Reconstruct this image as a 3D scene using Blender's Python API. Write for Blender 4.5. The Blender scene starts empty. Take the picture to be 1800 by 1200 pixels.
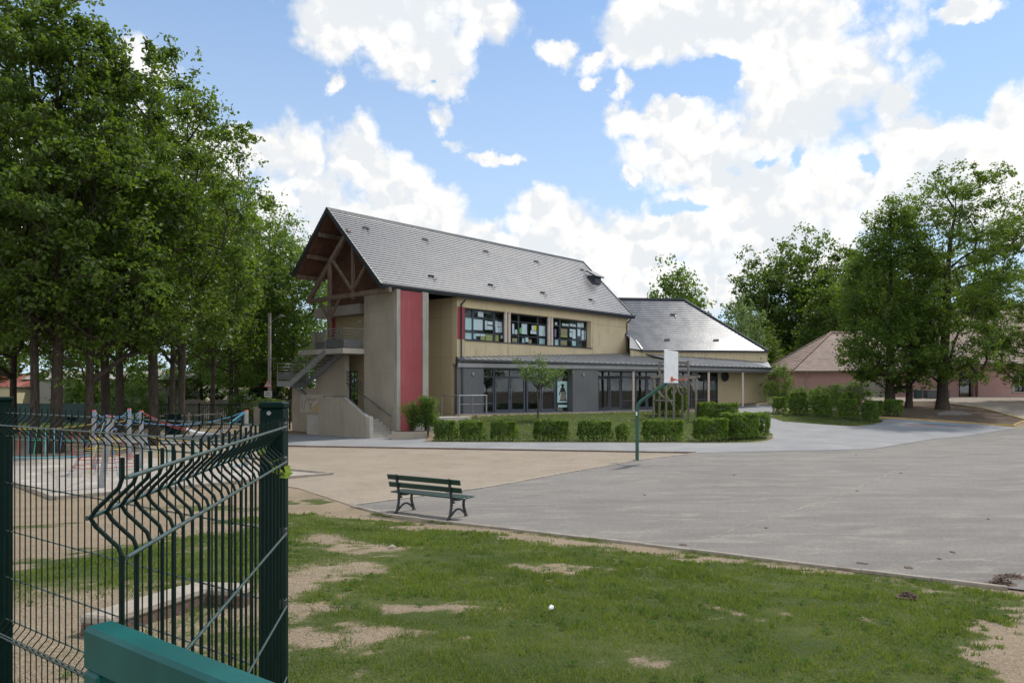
import bpy, math, random
import numpy as np
from mathutils import Vector, Matrix
from mathutils.geometry import delaunay_2d_cdt, tessellate_polygon

rnd = random.Random(7)
rng = np.random.default_rng(11)
scene = bpy.context.scene
col = scene.collection
R = math.radians

# ---------------------------------------------------------------- camera
cam = bpy.data.cameras.new('camera')
cam.sensor_width = 36.0
cam.lens = 26.78
cam.shift_y = 0.0442
cam.clip_start = 0.05
cam.clip_end = 4000.0
camo = bpy.data.objects.new('camera', cam)
camo.location = (0, 0, 2.8)
camo.rotation_euler = (R(90), 0, 0)
col.objects.link(camo)
scene.camera = camo

# ---------------------------------------------------------------- exposure, sun, sky
scene.view_settings.view_transform = 'Standard'
scene.view_settings.look = 'None'
scene.view_settings.exposure = 0.50
scene.view_settings.gamma = 1.0
SUN_AZ, SUN_EL = 48.0, 54.0            # azimuth measured from the view axis (+Y) towards +X
sun = bpy.data.lights.new('sun', 'SUN')
sun.energy = 2.9
sun.angle = R(2.5)
sun.color = (1.0, 0.95, 0.87)
suno = bpy.data.objects.new('sun', sun)
sdir = Vector((math.sin(R(SUN_AZ)) * math.cos(R(SUN_EL)), math.cos(R(SUN_AZ)) * math.cos(R(SUN_EL)), math.sin(R(SUN_EL))))
suno.rotation_euler = sdir.to_track_quat('Z', 'Y').to_euler()
suno.location = (30, 30, 60)
col.objects.link(suno)

SKY_STRENGTH = 0.105
CLOUD = 6.75                           # cloud radiance before the background strength


class NT:
    """small helper that writes node trees"""
    def __init__(s, tree):
        s.t = tree; s.n = tree.nodes; s.l = tree.links
    def node(s, kind, **kw):
        nd = s.n.new(kind)
        for k, v in kw.items():
            setattr(nd, k, v)
        return nd
    def put(s, sock, v):
        if isinstance(v, bpy.types.NodeSocket): s.l.new(v, sock)
        elif v is not None: sock.default_value = v
    def math(s, op, a, b=None, c=None, clamp=False):
        nd = s.node('ShaderNodeMath', operation=op, use_clamp=clamp)
        s.put(nd.inputs[0], a); s.put(nd.inputs[1], b)
        if c is not None: s.put(nd.inputs[2], c)
        return nd.outputs[0]
    def vmath(s, op, a, b=None, scale=None):
        nd = s.node('ShaderNodeVectorMath', operation=op)
        s.put(nd.inputs[0], a); s.put(nd.inputs[1], b)
        if scale is not None: s.put(nd.inputs['Scale'], scale)
        return nd.outputs['Value'] if op in ('LENGTH', 'DOT_PRODUCT') else nd.outputs['Vector']
    def mix(s, f, a, b, blend='MIX'):
        nd = s.node('ShaderNodeMix', data_type='RGBA', blend_type=blend)
        s.put(nd.inputs[0], f); s.put(nd.inputs[6], a); s.put(nd.inputs[7], b)
        return nd.outputs[2]
    def ramp(s, v, a, b, lo=0.0, hi=1.0, smooth=True):
        nd = s.node('ShaderNodeMapRange', interpolation_type='SMOOTHSTEP' if smooth else 'LINEAR')
        s.put(nd.inputs[0], v); s.put(nd.inputs[1], a); s.put(nd.inputs[2], b); s.put(nd.inputs[3], lo); s.put(nd.inputs[4], hi)
        return nd.outputs[0]
    def noise(s, vec, scale, detail=4, rough=.5, dist=0.0, out=0):
        nd = s.node('ShaderNodeTexNoise')
        s.put(nd.inputs['Vector'], vec); nd.inputs['Scale'].default_value = scale
        nd.inputs['Detail'].default_value = detail; nd.inputs['Roughness'].default_value = rough
        nd.inputs['Distortion'].default_value = dist
        return nd.outputs[out]


world = bpy.data.worlds.new('World')
scene.world = world
world.use_nodes = True
W = NT(world.node_tree)
W.n.clear()
sky = W.node('ShaderNodeTexSky', sky_type='NISHITA')
sky.sun_disc = False
sky.sun_elevation = R(SUN_EL)
sky.sun_rotation = R(SUN_AZ)
sky.air_density = 1.0; sky.dust_density = 0.6; sky.ozone_density = 1.6
dirv = W.node('ShaderNodeTexCoord').outputs['Generated']
sx = W.node('ShaderNodeSeparateXYZ'); W.put(sx.inputs[0], dirv)
az = W.math('ARCTAN2', sx.outputs[0], sx.outputs[1])
el = W.math('ARCSINE', sx.outputs[2])
cb = W.node('ShaderNodeCombineXYZ'); W.put(cb.inputs[0], az); W.put(cb.inputs[1], el)
warp = W.vmath('SCALE', W.vmath('SUBTRACT', W.noise(dirv, 7.0, 4, .5, out=1), (.5, .5, .5)), scale=.075)
warp = W.vmath('ADD', warp, W.vmath('SCALE', W.vmath('SUBTRACT', W.noise(dirv, 32.0, 8, .68, out=1), (.5, .5, .5)), scale=.042))
ae = W.vmath('ADD', cb.outputs[0], W.vmath('MULTIPLY', warp, (1, 1, 0)))


def angles(x, y, rx, ry):              # heading and height of a cloud, from a 1800 x 1200 sketch of the sky
    t = (x - 900) / 1339.2; a = math.atan(t); ca = math.cos(a)
    e = math.atan((679.5 - y) / 1339.2 * ca)
    return a, e, rx / 1339.2 * ca * ca, ry / 1339.2 * ca * math.cos(e) ** 2


def field(blobs, vec):
    F = None
    for (x, y, rx, ry) in blobs:
        a, e, ra, re = angles(x, y, rx, ry)
        d = W.vmath('LENGTH', W.vmath('MULTIPLY', W.vmath('SUBTRACT', vec, (a, e, 0)), (1 / ra, 1 / re, 0)))
        v = W.math('SUBTRACT', 1.0, d)
        F = v if F is None else W.math('MAXIMUM', F, v)
    return F


CLOUDS = [(690, 10, 230, 95), (740, 95, 120, 80), (600, 40, 120, 70), (775, 140, 60, 38), (850, 25, 70, 70), (574, 138, 24, 26),
          (772, 215, 36, 40), (792, 258, 34, 22), (868, 283, 62, 18),
          (540, 330, 120, 110), (620, 290, 70, 66), (500, 270, 60, 50), (700, 345, 76, 66), (770, 395, 80, 70), (640, 420, 240, 90), (860, 430, 70, 46),
          (938, 378, 52, 52), (955, 430, 100, 72), (1020, 440, 70, 40), (1060, 480, 90, 60),
          (240, 110, 80, 62), (300, 260, 170, 110), (430, 260, 70, 60), (120, 420, 260, 160), (330, 480, 260, 130),
          (1240, 35, 250, 92), (1120, 70, 110, 60), (1400, 110, 140, 120), (1500, 140, 110, 110), (1370, 240, 190, 120), (1180, 215, 100, 50), (1110, 215, 52, 40),
          (1230, 270, 130, 80), (1560, 190, 60, 60), (1450, 330, 260, 120), (1230, 420, 170, 70), (1130, 440, 90, 60), (1360, 440, 220, 100), (1280, 350, 120, 40),
          (1600, 265, 110, 60), (1690, 255, 70, 56), (1640, 330, 160, 100), (1780, 240, 56, 70), (1760, 350, 110, 110), (1840, 300, 110, 140), (1220, 520, 200, 70),
          (988, 78, 40, 24), (1048, 100, 26, 14), (1096, 152, 22, 32), (1120, 323, 22, 12), (1710, 20, 60, 20), (1040, 140, 16, 14)]
HOLES = [(1250, 128, 40, 34), (1205, 375, 62, 20), (1405, 292, 22, 36), (1350, 292, 34, 14), (1530, 292, 26, 16), (1200, 150, 44, 26), (1110, 365, 26, 20), (755, 135, 12, 8)]
F = field(CLOUDS, ae)
Hn = field(HOLES, ae)
F = W.math('SUBTRACT', F, W.math('MULTIPLY', W.math('MAXIMUM', Hn, 0.0), 1.0))
front = W.math('MULTIPLY', W.ramp(sx.outputs[1], .45, .7), W.ramp(el, .48, .60, 1.0, 0.0))
gen = W.ramp(W.noise(dirv, 2.2, 5, .55), .36, .62, -.5, .7)
added_bank_dir = Vector((.30, .76, .57)).normalized()          # unseen bright cloud added above the frame to give the main roof its sheen
added_bank = W.math('MULTIPLY', W.ramp(W.vmath('DOT_PRODUCT', dirv, tuple(added_bank_dir)), .90, .975), W.ramp(el, .47, .58))
gen = W.math('ADD', gen, W.math('MULTIPLY', added_bank, .9))
gen = W.math('SUBTRACT', gen, W.math('MULTIPLY', W.ramp(sx.outputs[2], .70, .86), 1.0))
F = W.math('ADD', W.math('MULTIPLY', F, front), W.math('MULTIPLY', gen, W.math('SUBTRACT', 1.0, front)))
def billow(vec, sc):
    vo = W.node('ShaderNodeTexVoronoi', feature='F1'); W.put(vo.inputs['Vector'], vec); vo.inputs['Scale'].default_value = sc
    vo.inputs['Detail'].default_value = 2; vo.inputs['Roughness'].default_value = .55; vo.inputs['Lacunarity'].default_value = 2.1;
    return vo.outputs['Distance']
wd3 = W.vmath('ADD', dirv, W.vmath('SCALE', W.vmath('SUBTRACT', W.noise(dirv, 22.0, 6, .62, out=1), (.5, .5, .5)), scale=.05))
bl = billow(wd3, 13.0)
bl2 = billow(W.vmath('ADD', wd3, tuple(sdir * .016)), 13.0)
n1 = W.noise(dirv, 9.0, 8, .58)
n2 = W.noise(dirv, 46.0, 7, .62)
edge = W.math('ADD', W.math('MULTIPLY', W.math('SUBTRACT', n1, .5), 1.6), W.math('ADD', W.math('MULTIPLY', W.math('SUBTRACT', .97, bl), .75), W.math('MULTIPLY', W.math('SUBTRACT', n2, .5), .35)))
dens = W.math('ADD', F, edge)
mask = W.math('POWER', W.ramp(dens, -.10, .44), .75)
# what the cloud itself looks like: bright where it faces the sun, greyer in its thick flat bases
GREY = [(690, 15, 190, 75), (760, 60, 110, 60), (1220, 45, 170, 52), (1140, 60, 90, 40), (1460, 220, 130, 90), (1330, 300, 110, 60), (560, 370, 80, 70), (1260, 465, 110, 40), (1640, 330, 110, 70), (1420, 420, 100, 60), (950, 440, 60, 40)]
G = W.ramp(W.math('ADD', field(GREY, ae), W.math('MULTIPLY', W.math('SUBTRACT', n1, .5), .9)), .0, .9)
lit = W.math('MULTIPLY', W.math('SUBTRACT', bl2, bl), .62)
shade = W.math('ADD', W.math('SUBTRACT', 1.0, W.math('MULTIPLY', G, .19)), lit)
deep = W.math('MULTIPLY', W.ramp(dens, .30, 1.05), W.ramp(W.noise(dirv, 6.5, 6, .55), .36, .60))
shade = W.math('SUBTRACT', shade, W.math('MULTIPLY', deep, .07))
shade = W.math('MINIMUM', W.math('MAXIMUM', shade, .89), 1.07)
ccol = W.mix(G, (CLOUD, CLOUD * .995, CLOUD * .985, 1), (CLOUD * .92, CLOUD * .965, CLOUD * 1.0, 1))
ccol = W.mix(W.ramp(shade, .87, 1.0, .75, 0.0), ccol, (CLOUD * .93, CLOUD * .985, CLOUD * 1.04, 1))
ccol = W.vmath('SCALE', ccol, scale=shade)
# clouds behind the viewer and the added unseen cloud, brightened to light the school
bank_boost = W.math('MULTIPLY', added_bank, .85)
fill_boost = W.math('MAXIMUM', W.math('MULTIPLY', W.ramp(sx.outputs[1], .40, -.45), .62), bank_boost)
ccol = W.vmath('SCALE', ccol, scale=W.math('ADD', 1.0, W.math('MULTIPLY', fill_boost, 1.8)))
haze_w = W.ramp(el, .02, .62, .75, .22)
blue = W.mix(1.0, sky.outputs[0], (.43, .755, 1.03, 1), 'MULTIPLY')
blue = W.mix(haze_w, blue, (5.05, 6.0, 7.0, 1))
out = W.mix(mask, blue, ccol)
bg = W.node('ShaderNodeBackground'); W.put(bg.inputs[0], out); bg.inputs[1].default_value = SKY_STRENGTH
world.cycles.sampling_method = 'MANUAL'; world.cycles.sample_map_resolution = 512
wo = W.node('ShaderNodeOutputWorld'); W.l.new(bg.outputs[0], wo.inputs[0])

# ---------------------------------------------------------------- mesh helpers
class MB:
    """collects shapes; build() links them as ONE mesh object"""
    def __init__(s, T=None):
        s.v = []; s.f = []; s.mi = []; s.sm = []; s.T = T
    def add(s, verts, faces, m=0, smooth=False):
        o = len(s.v)
        if s.T is not None:
            verts = [tuple(s.T @ Vector(p)) for p in verts]
        s.v.extend([tuple(p) for p in verts])
        for f in faces:
            s.f.append([i + o for i in f]); s.mi.append(m); s.sm.append(smooth)
    def box(s, x0, x1, y0, y1, z0, z1, m=0, bev=0.0):
        if x1 < x0: x0, x1 = x1, x0
        if y1 < y0: y0, y1 = y1, y0
        if z1 < z0: z0, z1 = z1, z0
        b = min(bev, (x1 - x0) * .45, (y1 - y0) * .45, (z1 - z0) * .45)
        if b <= 0:
            vs = [(x, y, z) for x in (x0, x1) for y in (y0, y1) for z in (z0, z1)]
            s.add(vs, [(0, 1, 3, 2), (4, 6, 7, 5), (0, 4, 5, 1), (2, 3, 7, 6), (0, 2, 6, 4), (1, 5, 7, 3)], m)
            return
        vs = []; idx = {}
        for ix, X in enumerate((x0, x1)):
            for iy, Y in enumerate((y0, y1)):
                for iz, Z in enumerate((z0, z1)):
                    sx_, sy_, sz_ = (1 - 2 * ix) * b, (1 - 2 * iy) * b, (1 - 2 * iz) * b
                    idx[ix, iy, iz, 0] = len(vs); vs.append((X, Y + sy_, Z + sz_))
                    idx[ix, iy, iz, 1] = len(vs); vs.append((X + sx_, Y, Z + sz_))
                    idx[ix, iy, iz, 2] = len(vs); vs.append((X + sx_, Y + sy_, Z))
        fs = []
        def q(*k): fs.append([idx[t] for t in k])
        q((0,0,0,0),(0,0,1,0),(0,1,1,0),(0,1,0,0)); q((1,0,0,0),(1,1,0,0),(1,1,1,0),(1,0,1,0))
        q((0,0,0,1),(1,0,0,1),(1,0,1,1),(0,0,1,1)); q((0,1,0,1),(0,1,1,1),(1,1,1,1),(1,1,0,1))
        q((0,0,0,2),(0,1,0,2),(1,1,0,2),(1,0,0,2)); q((0,0,1,2),(1,0,1,2),(1,1,1,2),(0,1,1,2))
        for iy in (0, 1):
            for iz in (0, 1): q((0,iy,iz,1),(1,iy,iz,1),(1,iy,iz,2),(0,iy,iz,2))
        for ix in (0, 1):
            for iz in (0, 1): q((ix,0,iz,0),(ix,1,iz,0),(ix,1,iz,2),(ix,0,iz,2))
        for ix in (0, 1):
            for iy in (0, 1): q((ix,iy,0,0),(ix,iy,1,0),(ix,iy,1,1),(ix,iy,0,1))
        for ix in (0, 1):
            for iy in (0, 1):
                for iz in (0, 1): fs.append([idx[ix,iy,iz,k] for k in range(3)])
        s.add(vs, fs, m)
    def bar(s, a, b, w, h, up=(0, 0, 1), m=0, bev=0.0):
        a = Vector(a); b = Vector(b); d = b - a; L = d.length
        if L < 1e-6: return
        d.normalize(); upv = Vector(up)
        if abs(d.dot(upv)) > .98: upv = Vector((1, 0, 0))
        sd = d.cross(upv).normalized(); u2 = sd.cross(d).normalized()
        M = Matrix((( sd.x, d.x, u2.x, a.x), (sd.y, d.y, u2.y, a.y), (sd.z, d.z, u2.z, a.z), (0, 0, 0, 1)))
        t = MB(M if s.T is None else s.T @ M); t.box(-w / 2, w / 2, 0, L, -h / 2, h / 2, m, bev)
        o = len(s.v); s.v += t.v; s.f += [[i + o for i in f] for f in t.f]; s.mi += t.mi; s.sm += t.sm
    def tube(s, pts, r, n=8, m=0, caps=True, smooth=True):
        pts = [Vector(p) for p in pts]; k = len(pts)
        rs = list(r) if hasattr(r, '__len__') else [r] * k
        vs = []; prev = None
        for i, p in enumerate(pts):
            if i == 0: d = pts[1] - p
            elif i == k - 1: d = p - pts[i - 1]
            else: d = (pts[i + 1] - p).normalized() + (p - pts[i - 1]).normalized()
            d.normalize()
            if prev is None:
                ref = Vector((0, 0, 1)) if abs(d.z) < .9 else Vector((1, 0, 0))
                a = d.cross(ref).normalized()
            else:
                a = (prev - d * prev.dot(d)).normalized()
            prev = a; b = d.cross(a)
            for j in range(n):
                t = 2 * math.pi * j / n
                vs.append(p + (a * math.cos(t) + b * math.sin(t)) * rs[i])
        fs = [(i * n + j, i * n + (j + 1) % n, (i + 1) * n + (j + 1) % n, (i + 1) * n + j) for i in range(k - 1) for j in range(n)]
        s.add(vs, fs, m, smooth)
        if caps:
            s.add(vs[:n], [tuple(range(n - 1, -1, -1))], m); s.add(vs[-n:], [tuple(range(n))], m)
    def prism(s, poly, z0, z1, m=0):
        n = len(poly)
        A_ = sum(poly[i][0] * poly[(i + 1) % n][1] - poly[(i + 1) % n][0] * poly[i][1] for i in range(n))
        if A_ < 0: poly = poly[::-1]
        vs = [(p[0], p[1], z0) for p in poly] + [(p[0], p[1], z1) for p in poly]
        tris = tessellate_polygon([[Vector((p[0], p[1], 0)) for p in poly]])
        fs = [(i, (i + 1) % n, (i + 1) % n + n, i + n) for i in range(n)]
        for t in tris:
            a, b, c = t
            ar = (poly[b][0] - poly[a][0]) * (poly[c][1] - poly[a][1]) - (poly[c][0] - poly[a][0]) * (poly[b][1] - poly[a][1])
            if ar < 0: a, c = c, a
            fs.append((a + n, b + n, c + n)); fs.append((c, b, a))
        s.add(vs, fs, m)
    def extr(s, poly, axis, a0, a1, m=0):
        """extrude a 2-D outline along axis 'x' (poly in y,z) or 'y' (poly in x,z)"""
        t = MB(); t.prism(poly, a0, a1, m)
        if axis == 'x': vs = [(z, x, y) for x, y, z in t.v]
        else: vs = [(x, z, y) for x, y, z in t.v]; t.f = [f[::-1] for f in t.f]
        s.add(vs, t.f, m)
    def wall(s, u0, u1, z0, z1, v, th, holes=(), m=0):
        """upright wall along x at y=v..v+th with rectangular holes (u0,u1,z0,z1)"""
        us = sorted({u0, u1, *[h[0] for h in holes], *[h[1] for h in holes]})
        zs = sorted({z0, z1, *[h[2] for h in holes], *[h[3] for h in holes]})
        for zi in range(len(zs) - 1):
            run = None
            for ui in range(len(us) - 1):
                cu, cz = (us[ui] + us[ui + 1]) / 2, (zs[zi] + zs[zi + 1]) / 2
                solid = not any(h[0] < cu < h[1] and h[2] < cz < h[3] for h in holes)
                if solid:
                    run = (run[0], us[ui + 1]) if run else (us[ui], us[ui + 1])
                if (not solid or ui == len(us) - 2) and run:
                    s.box(run[0], run[1], v, v + th, zs[zi], zs[zi + 1], m); run = None
    def build(s, name, mats, parent=None, smooth=None):
        me = bpy.data.meshes.new(name)
        me.from_pydata(s.v, [], s.f)
        for mm in (mats if isinstance(mats, (list, tuple)) else [mats]): me.materials.append(mm)
        me.polygons.foreach_set('material_index', s.mi)
        me.polygons.foreach_set('use_smooth', s.sm if smooth is None else [smooth] * len(s.f))
        me.update()
        o = bpy.data.objects.new(name, me); col.objects.link(o)
        if parent is not None: o.parent = parent
        return o


def tag(o, label=None, cat=None, group=None, kind=None):
    if label: o['label'] = label
    if cat: o['category'] = cat
    if group: o['group'] = group
    if kind: o['kind'] = kind
    return o


def empty(name, loc, rz=0.0, **kw):
    o = bpy.data.objects.new(name, None); col.objects.link(o)
    o.empty_display_size = .3
    o.location = loc; o.rotation_euler = (0, 0, rz)
    return tag(o, **kw)


def copy_tree(o, parent=None):
    c = o.copy(); col.objects.link(c)
    if parent is not None: c.parent = parent
    for ch in list(o.children): copy_tree(ch, c)
    return c


def np_mesh(name, V, Fc, mats, parent=None, smooth=False, k=4, attr=None, mi=None):
    me = bpy.data.meshes.new(name)
    V = np.asarray(V, np.float32); Fc = np.asarray(Fc, np.int32)
    me.vertices.add(len(V)); me.vertices.foreach_set('co', V.ravel())
    me.loops.add(Fc.size); me.loops.foreach_set('vertex_index', Fc.ravel())
    me.polygons.add(len(Fc)); me.polygons.foreach_set('loop_start', np.arange(0, Fc.size, k, dtype=np.int32))
    for mm in (mats if isinstance(mats, (list, tuple)) else [mats]): me.materials.append(mm)
    if mi is not None: me.polygons.foreach_set('material_index', np.asarray(mi, np.int32))
    me.polygons.foreach_set('use_smooth', np.full(len(Fc), smooth))
    me.update(calc_edges=True); me.validate()
    if attr:
        for nm, val in attr.items():
            a = me.attributes.new(nm, 'FLOAT', 'POINT'); a.data.foreach_set('value', np.asarray(val, np.float32))
    o = bpy.data.objects.new(name, me); col.objects.link(o)
    if parent is not None: o.parent = parent
    return o


# ---------------------------------------------------------------- materials
def mat(name, c1, c2=None, scale=8.0, rough=.7, bump=0.0, bscale=60.0, spec=.5, metal=0.0, detail=5, contrast=(.35, .65), stretch=None, c3=None, s3=1.5, coat=0.0, coord='Object', w3=(.5, .75), speck=0.0):
    m = bpy.data.materials.new(name); m.use_nodes = True
    t = NT(m.node_tree); bs = t.n['Principled BSDF']
    tc = t.node('ShaderNodeTexCoord').outputs[coord]
    if stretch:
        tc = t.vmath('MULTIPLY', tc, stretch)
    c = (*c1, 1)
    if c2 is not None:
        c = t.mix(t.ramp(t.noise(tc, scale, detail, .6), *contrast), (*c1, 1), (*c2, 1))
    if c3 is not None:
        c = t.mix(t.ramp(t.noise(tc, s3, 4, .6, .6), *w3), c, (*c3, 1))
    if speck:
        sp = t.noise(t.node('ShaderNodeTexCoord').outputs[coord], 22, 6, .82)
        c = t.mix(t.ramp(sp, .38, .62, speck, -speck * .0), c, (c1[0] * .35, c1[1] * .35, c1[2] * .35, 1))
    t.put(bs.inputs['Base Color'], c)
    bs.inputs['Roughness'].default_value = rough
    bs.inputs['Specular IOR Level'].default_value = spec
    bs.inputs['Metallic'].default_value = metal
    bs.inputs['Coat Weight'].default_value = coat
    if bump:
        b = t.node('ShaderNodeBump'); b.inputs['Strength'].default_value = bump; b.inputs['Distance'].default_value = .02
        t.put(b.inputs['Height'], t.noise(tc, bscale, 4, .6)); t.put(bs.inputs['Normal'], b.outputs[0])
    return m


def leafmat(name, ca, cb_, trans=.45, tcol=None, rough=.5, spec=.35, straw=None):
    m = bpy.data.materials.new(name); m.use_nodes = True
    t = NT(m.node_tree); t.n.clear()
    geo = t.node('ShaderNodeNewGeometry')
    oi = t.node('ShaderNodeObjectInfo')
    tc = t.node('ShaderNodeTexCoord').outputs['Object']
    r = t.math('ADD', t.math('MULTIPLY', geo.outputs['Random Per Island'], .45), t.math('MULTIPLY', t.ramp(t.noise(tc, .75, 4), .36, .64), .6))
    r = t.math('ADD', r, t.math('MULTIPLY', t.math('SUBTRACT', oi.outputs['Random'], .5), .35), clamp=True)
    c = t.mix(r, (*ca, 1), (*cb_, 1))
    if straw: c = t.mix(t.math('GREATER_THAN', geo.outputs['Random Per Island'], .93), c, (*straw, 1))
    p = t.node('ShaderNodeBsdfPrincipled'); t.put(p.inputs['Base Color'], c)
    p.inputs['Roughness'].default_value = rough; p.inputs['Specular IOR Level'].default_value = spec
    tr = t.node('ShaderNodeBsdfTranslucent')
    tcol = tcol or (cb_[0] * 1.9, cb_[1] * 2.1, cb_[2] * .8)
    t.put(tr.inputs[0], t.mix(r, (tcol[0] * .7, tcol[1] * .75, tcol[2] * .7, 1), (*tcol, 1)))
    mx = t.node('ShaderNodeMixShader'); mx.inputs[0].default_value = trans
    t.l.new(p.outputs[0], mx.inputs[1]); t.l.new(tr.outputs[0], mx.inputs[2])
    o = t.node('ShaderNodeOutputMaterial'); t.l.new(mx.outputs[0], o.inputs[0])
    return m


def glassmat(name, tint=(.75, .8, .8), refl=.10):
    m = bpy.data.materials.new(name); m.use_nodes = True
    t = NT(m.node_tree); t.n.clear()
    tr = t.node('ShaderNodeBsdfTransparent'); tr.inputs[0].default_value = (*tint, 1)
    gl = t.node('ShaderNodeBsdfGlossy'); gl.inputs['Roughness'].default_value = .02; gl.inputs['Color'].default_value = (.9, .95, 1, 1)
    lw = t.node('ShaderNodeLayerWeight'); lw.inputs[0].default_value = .5
    f = t.math('ADD', refl, t.math('MULTIPLY', t.math('POWER', lw.outputs['Facing'], 5.0), .9), clamp=True)
    mx = t.node('ShaderNodeMixShader'); t.put(mx.inputs[0], f)
    t.l.new(tr.outputs[0], mx.inputs[1]); t.l.new(gl.outputs[0], mx.inputs[2])
    o = t.node('ShaderNodeOutputMaterial'); t.l.new(mx.outputs[0], o.inputs[0])
    return m


def wallmat(name, c1, c2, streak=None, joints=None, rough=.85, bump=.15, bscale=120, seed=0.0):
    """rendered or panelled wall: broad tone, fine grain, vertical dirt streaks"""
    m = bpy.data.materials.new(name); m.use_nodes = True
    t = NT(m.node_tree); bs = t.n['Principled BSDF']
    tc = t.vmath('ADD', t.node('ShaderNodeTexCoord').outputs['Object'], (seed, seed * .7, seed * .3))
    c = t.mix(t.ramp(t.noise(tc, .7, 5, .6), .3, .7), (*c1, 1), (*c2, 1))
    c = t.mix(t.ramp(t.noise(tc, 30, 3, .6), .3, .7, .0, .16), c, (c1[0] * .55, c1[1] * .55, c1[2] * .55, 1))
    if streak:
        n = t.noise(t.vmath('MULTIPLY', tc, (5.0, 5.0, .35)), 1.0, 5, .65)
        k = t.noise(tc, .55, 3, .5)
        w = t.math('MULTIPLY', t.ramp(n, .46, .64), t.ramp(k, .40, .60))
        c = t.mix(t.math('MULTIPLY', w, streak[3]), c, (*streak[:3], 1))
    t.put(bs.inputs['Base Color'], c)
    bs.inputs['Roughness'].default_value = rough; bs.inputs['Specular IOR Level'].default_value = .3
    b = t.node('ShaderNodeBump'); b.inputs['Strength'].default_value = bump; b.inputs['Distance'].default_value = .01
    t.put(b.inputs['Height'], t.noise(tc, bscale, 3, .6)); t.put(bs.inputs['Normal'], b.outputs[0])
    return m


def tilemat(name, c1, c2, c3, pitch=.30, rough=.42, spec=.5):
    """roof tile: tone per tile, lichen freckles"""
    m = bpy.data.materials.new(name); m.use_nodes = True
    t = NT(m.node_tree); bs = t.n['Principled BSDF']
    tc = t.node('ShaderNodeTexCoord').outputs['Object']
    sn = t.node('ShaderNodeVectorMath', operation='SNAP'); t.put(sn.inputs[0], tc); sn.inputs[1].default_value = (pitch, 3.0, .18)
    wn = t.node('ShaderNodeTexWhiteNoise'); t.put(wn.inputs[0], sn.outputs[0])
    c = t.mix(wn.outputs[0], (*c1, 1), (*c2, 1))
    c = t.mix(t.ramp(t.noise(tc, .6, 4, .6), .45, .75, 0, .6), c, (*c3, 1))
    t.put(bs.inputs['Base Color'], c)
    r = t.ramp(t.noise(tc, 1.2, 4, .6), .3, .7, rough - .02, rough + .03); t.put(bs.inputs['Roughness'], r)
    bs.inputs['Specular IOR Level'].default_value = spec
    b = t.node('ShaderNodeBump'); b.inputs['Strength'].default_value = .15; b.inputs['Distance'].default_value = .01
    t.put(b.inputs['Height'], t.noise(tc, 40, 3, .6)); t.put(bs.inputs['Normal'], b.outputs[0])
    return m
M = {}
M['beige'] = wallmat('beige_panel', (.54, .452, .292), (.495, .412, .262), streak=(.27, .235, .17, .5))
M['beige_clean'] = wallmat('beige_render', (.45, .37, .235), (.41, .335, .21), seed=3)
M['concrete'] = wallmat('raw_concrete', (.345, .300, .238), (.292, .254, .200), streak=(.16, .147, .125, .32), bump=.35, bscale=50, seed=1)
M['concrete_pale'] = wallmat('pale_concrete', (.42, .39, .34), (.35, .325, .285), streak=(.18, .165, .145, .4), bump=.35, bscale=60, seed=2)
M['red'] = wallmat('red_render', (.30, .068, .072), (.265, .06, .066), streak=(.30, .11, .11, .5), seed=5)
M['grey'] = wallmat('grey_boards', (.135, .137, .142), (.115, .117, .122), seed=6, rough=.75)
M['pilaster'] = wallmat('pilaster_concrete', (.345, .315, .272), (.285, .262, .225), streak=(.16, .145, .125, .5), bump=.35, bscale=60, seed=4)
M['pink'] = wallmat('pink_render', (.48, .285, .265), (.43, .26, .24), streak=(.30, .22, .2, .3), seed=7)
M['cream'] = wallmat('cream_render', (.55, .47, .30), (.50, .43, .28), seed=8)
M['stone_grey'] = wallmat('grey_render', (.36, .33, .29), (.31, .285, .25), streak=(.2, .18, .16, .4), seed=9)
M['slate'] = tilemat('slate_tile', (.056, .059, .070), (.064, .067, .078), (.070, .071, .078), rough=.28, spec=.68)
M['tile_gap_shade'] = mat('tile_gap_shade', (.022, .023, .027), None, rough=.9, spec=.1)  # dark riser faces: the shadow gap between courses put into the colour
M['clay'] = tilemat('clay_tile', (.235, .165, .13), (.30, .22, .175), (.18, .145, .12), rough=.75, spec=.3)
M['brown_tile'] = tilemat('brown_tile', (.20, .13, .10), (.26, .175, .135), (.17, .13, .11), rough=.8, spec=.3)
M['red_tile'] = tilemat('red_tile', (.30, .10, .075), (.36, .13, .10), (.25, .12, .1), rough=.8, spec=.3)
M['zinc'] = mat('zinc_sheet', (.16, .165, .175), (.21, .215, .22), 1.5, .42, spec=.8)
M['anth'] = mat('anthracite_metal', (.022, .026, .033), (.030, .034, .042), 4, .42)
M['frame'] = mat('blue_grey_frame', (.032, .042, .060), (.040, .050, .068), 4, .45)
M['mull'] = mat('cream_post', (.52, .44, .37), (.46, .39, .33), 5, .7)
M['wood'] = mat('weathered_timber', (.085, .055, .036), (.15, .105, .072), 3, .8, .4, 40, stretch=(6, 6, .8), c3=(.17, .14, .115), s3=.8)
M['soffit'] = mat('soffit_boards', (.085, .036, .022), (.125, .055, .034), 2, .8, .2, 40)
M['galv'] = mat('galvanised_steel', (.20, .205, .21), (.27, .275, .28), 6, .5, metal=.35)
M['galv_dark'] = mat('dull_steel', (.10, .104, .11), (.14, .145, .15), 6, .55, metal=.3)
M['white'] = mat('white_paint', (.60, .615, .63), (.54, .555, .57), 3, .5, c3=(.42, .42, .41), s3=3.5, w3=(.55, .8))
M['paper'] = mat('paper', (.60, .68, .72), (.54, .62, .66), 3, .8)
M['paper_aqua'] = mat('aqua_paper', (.40, .58, .58), (.36, .53, .54), 3, .8)
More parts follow.
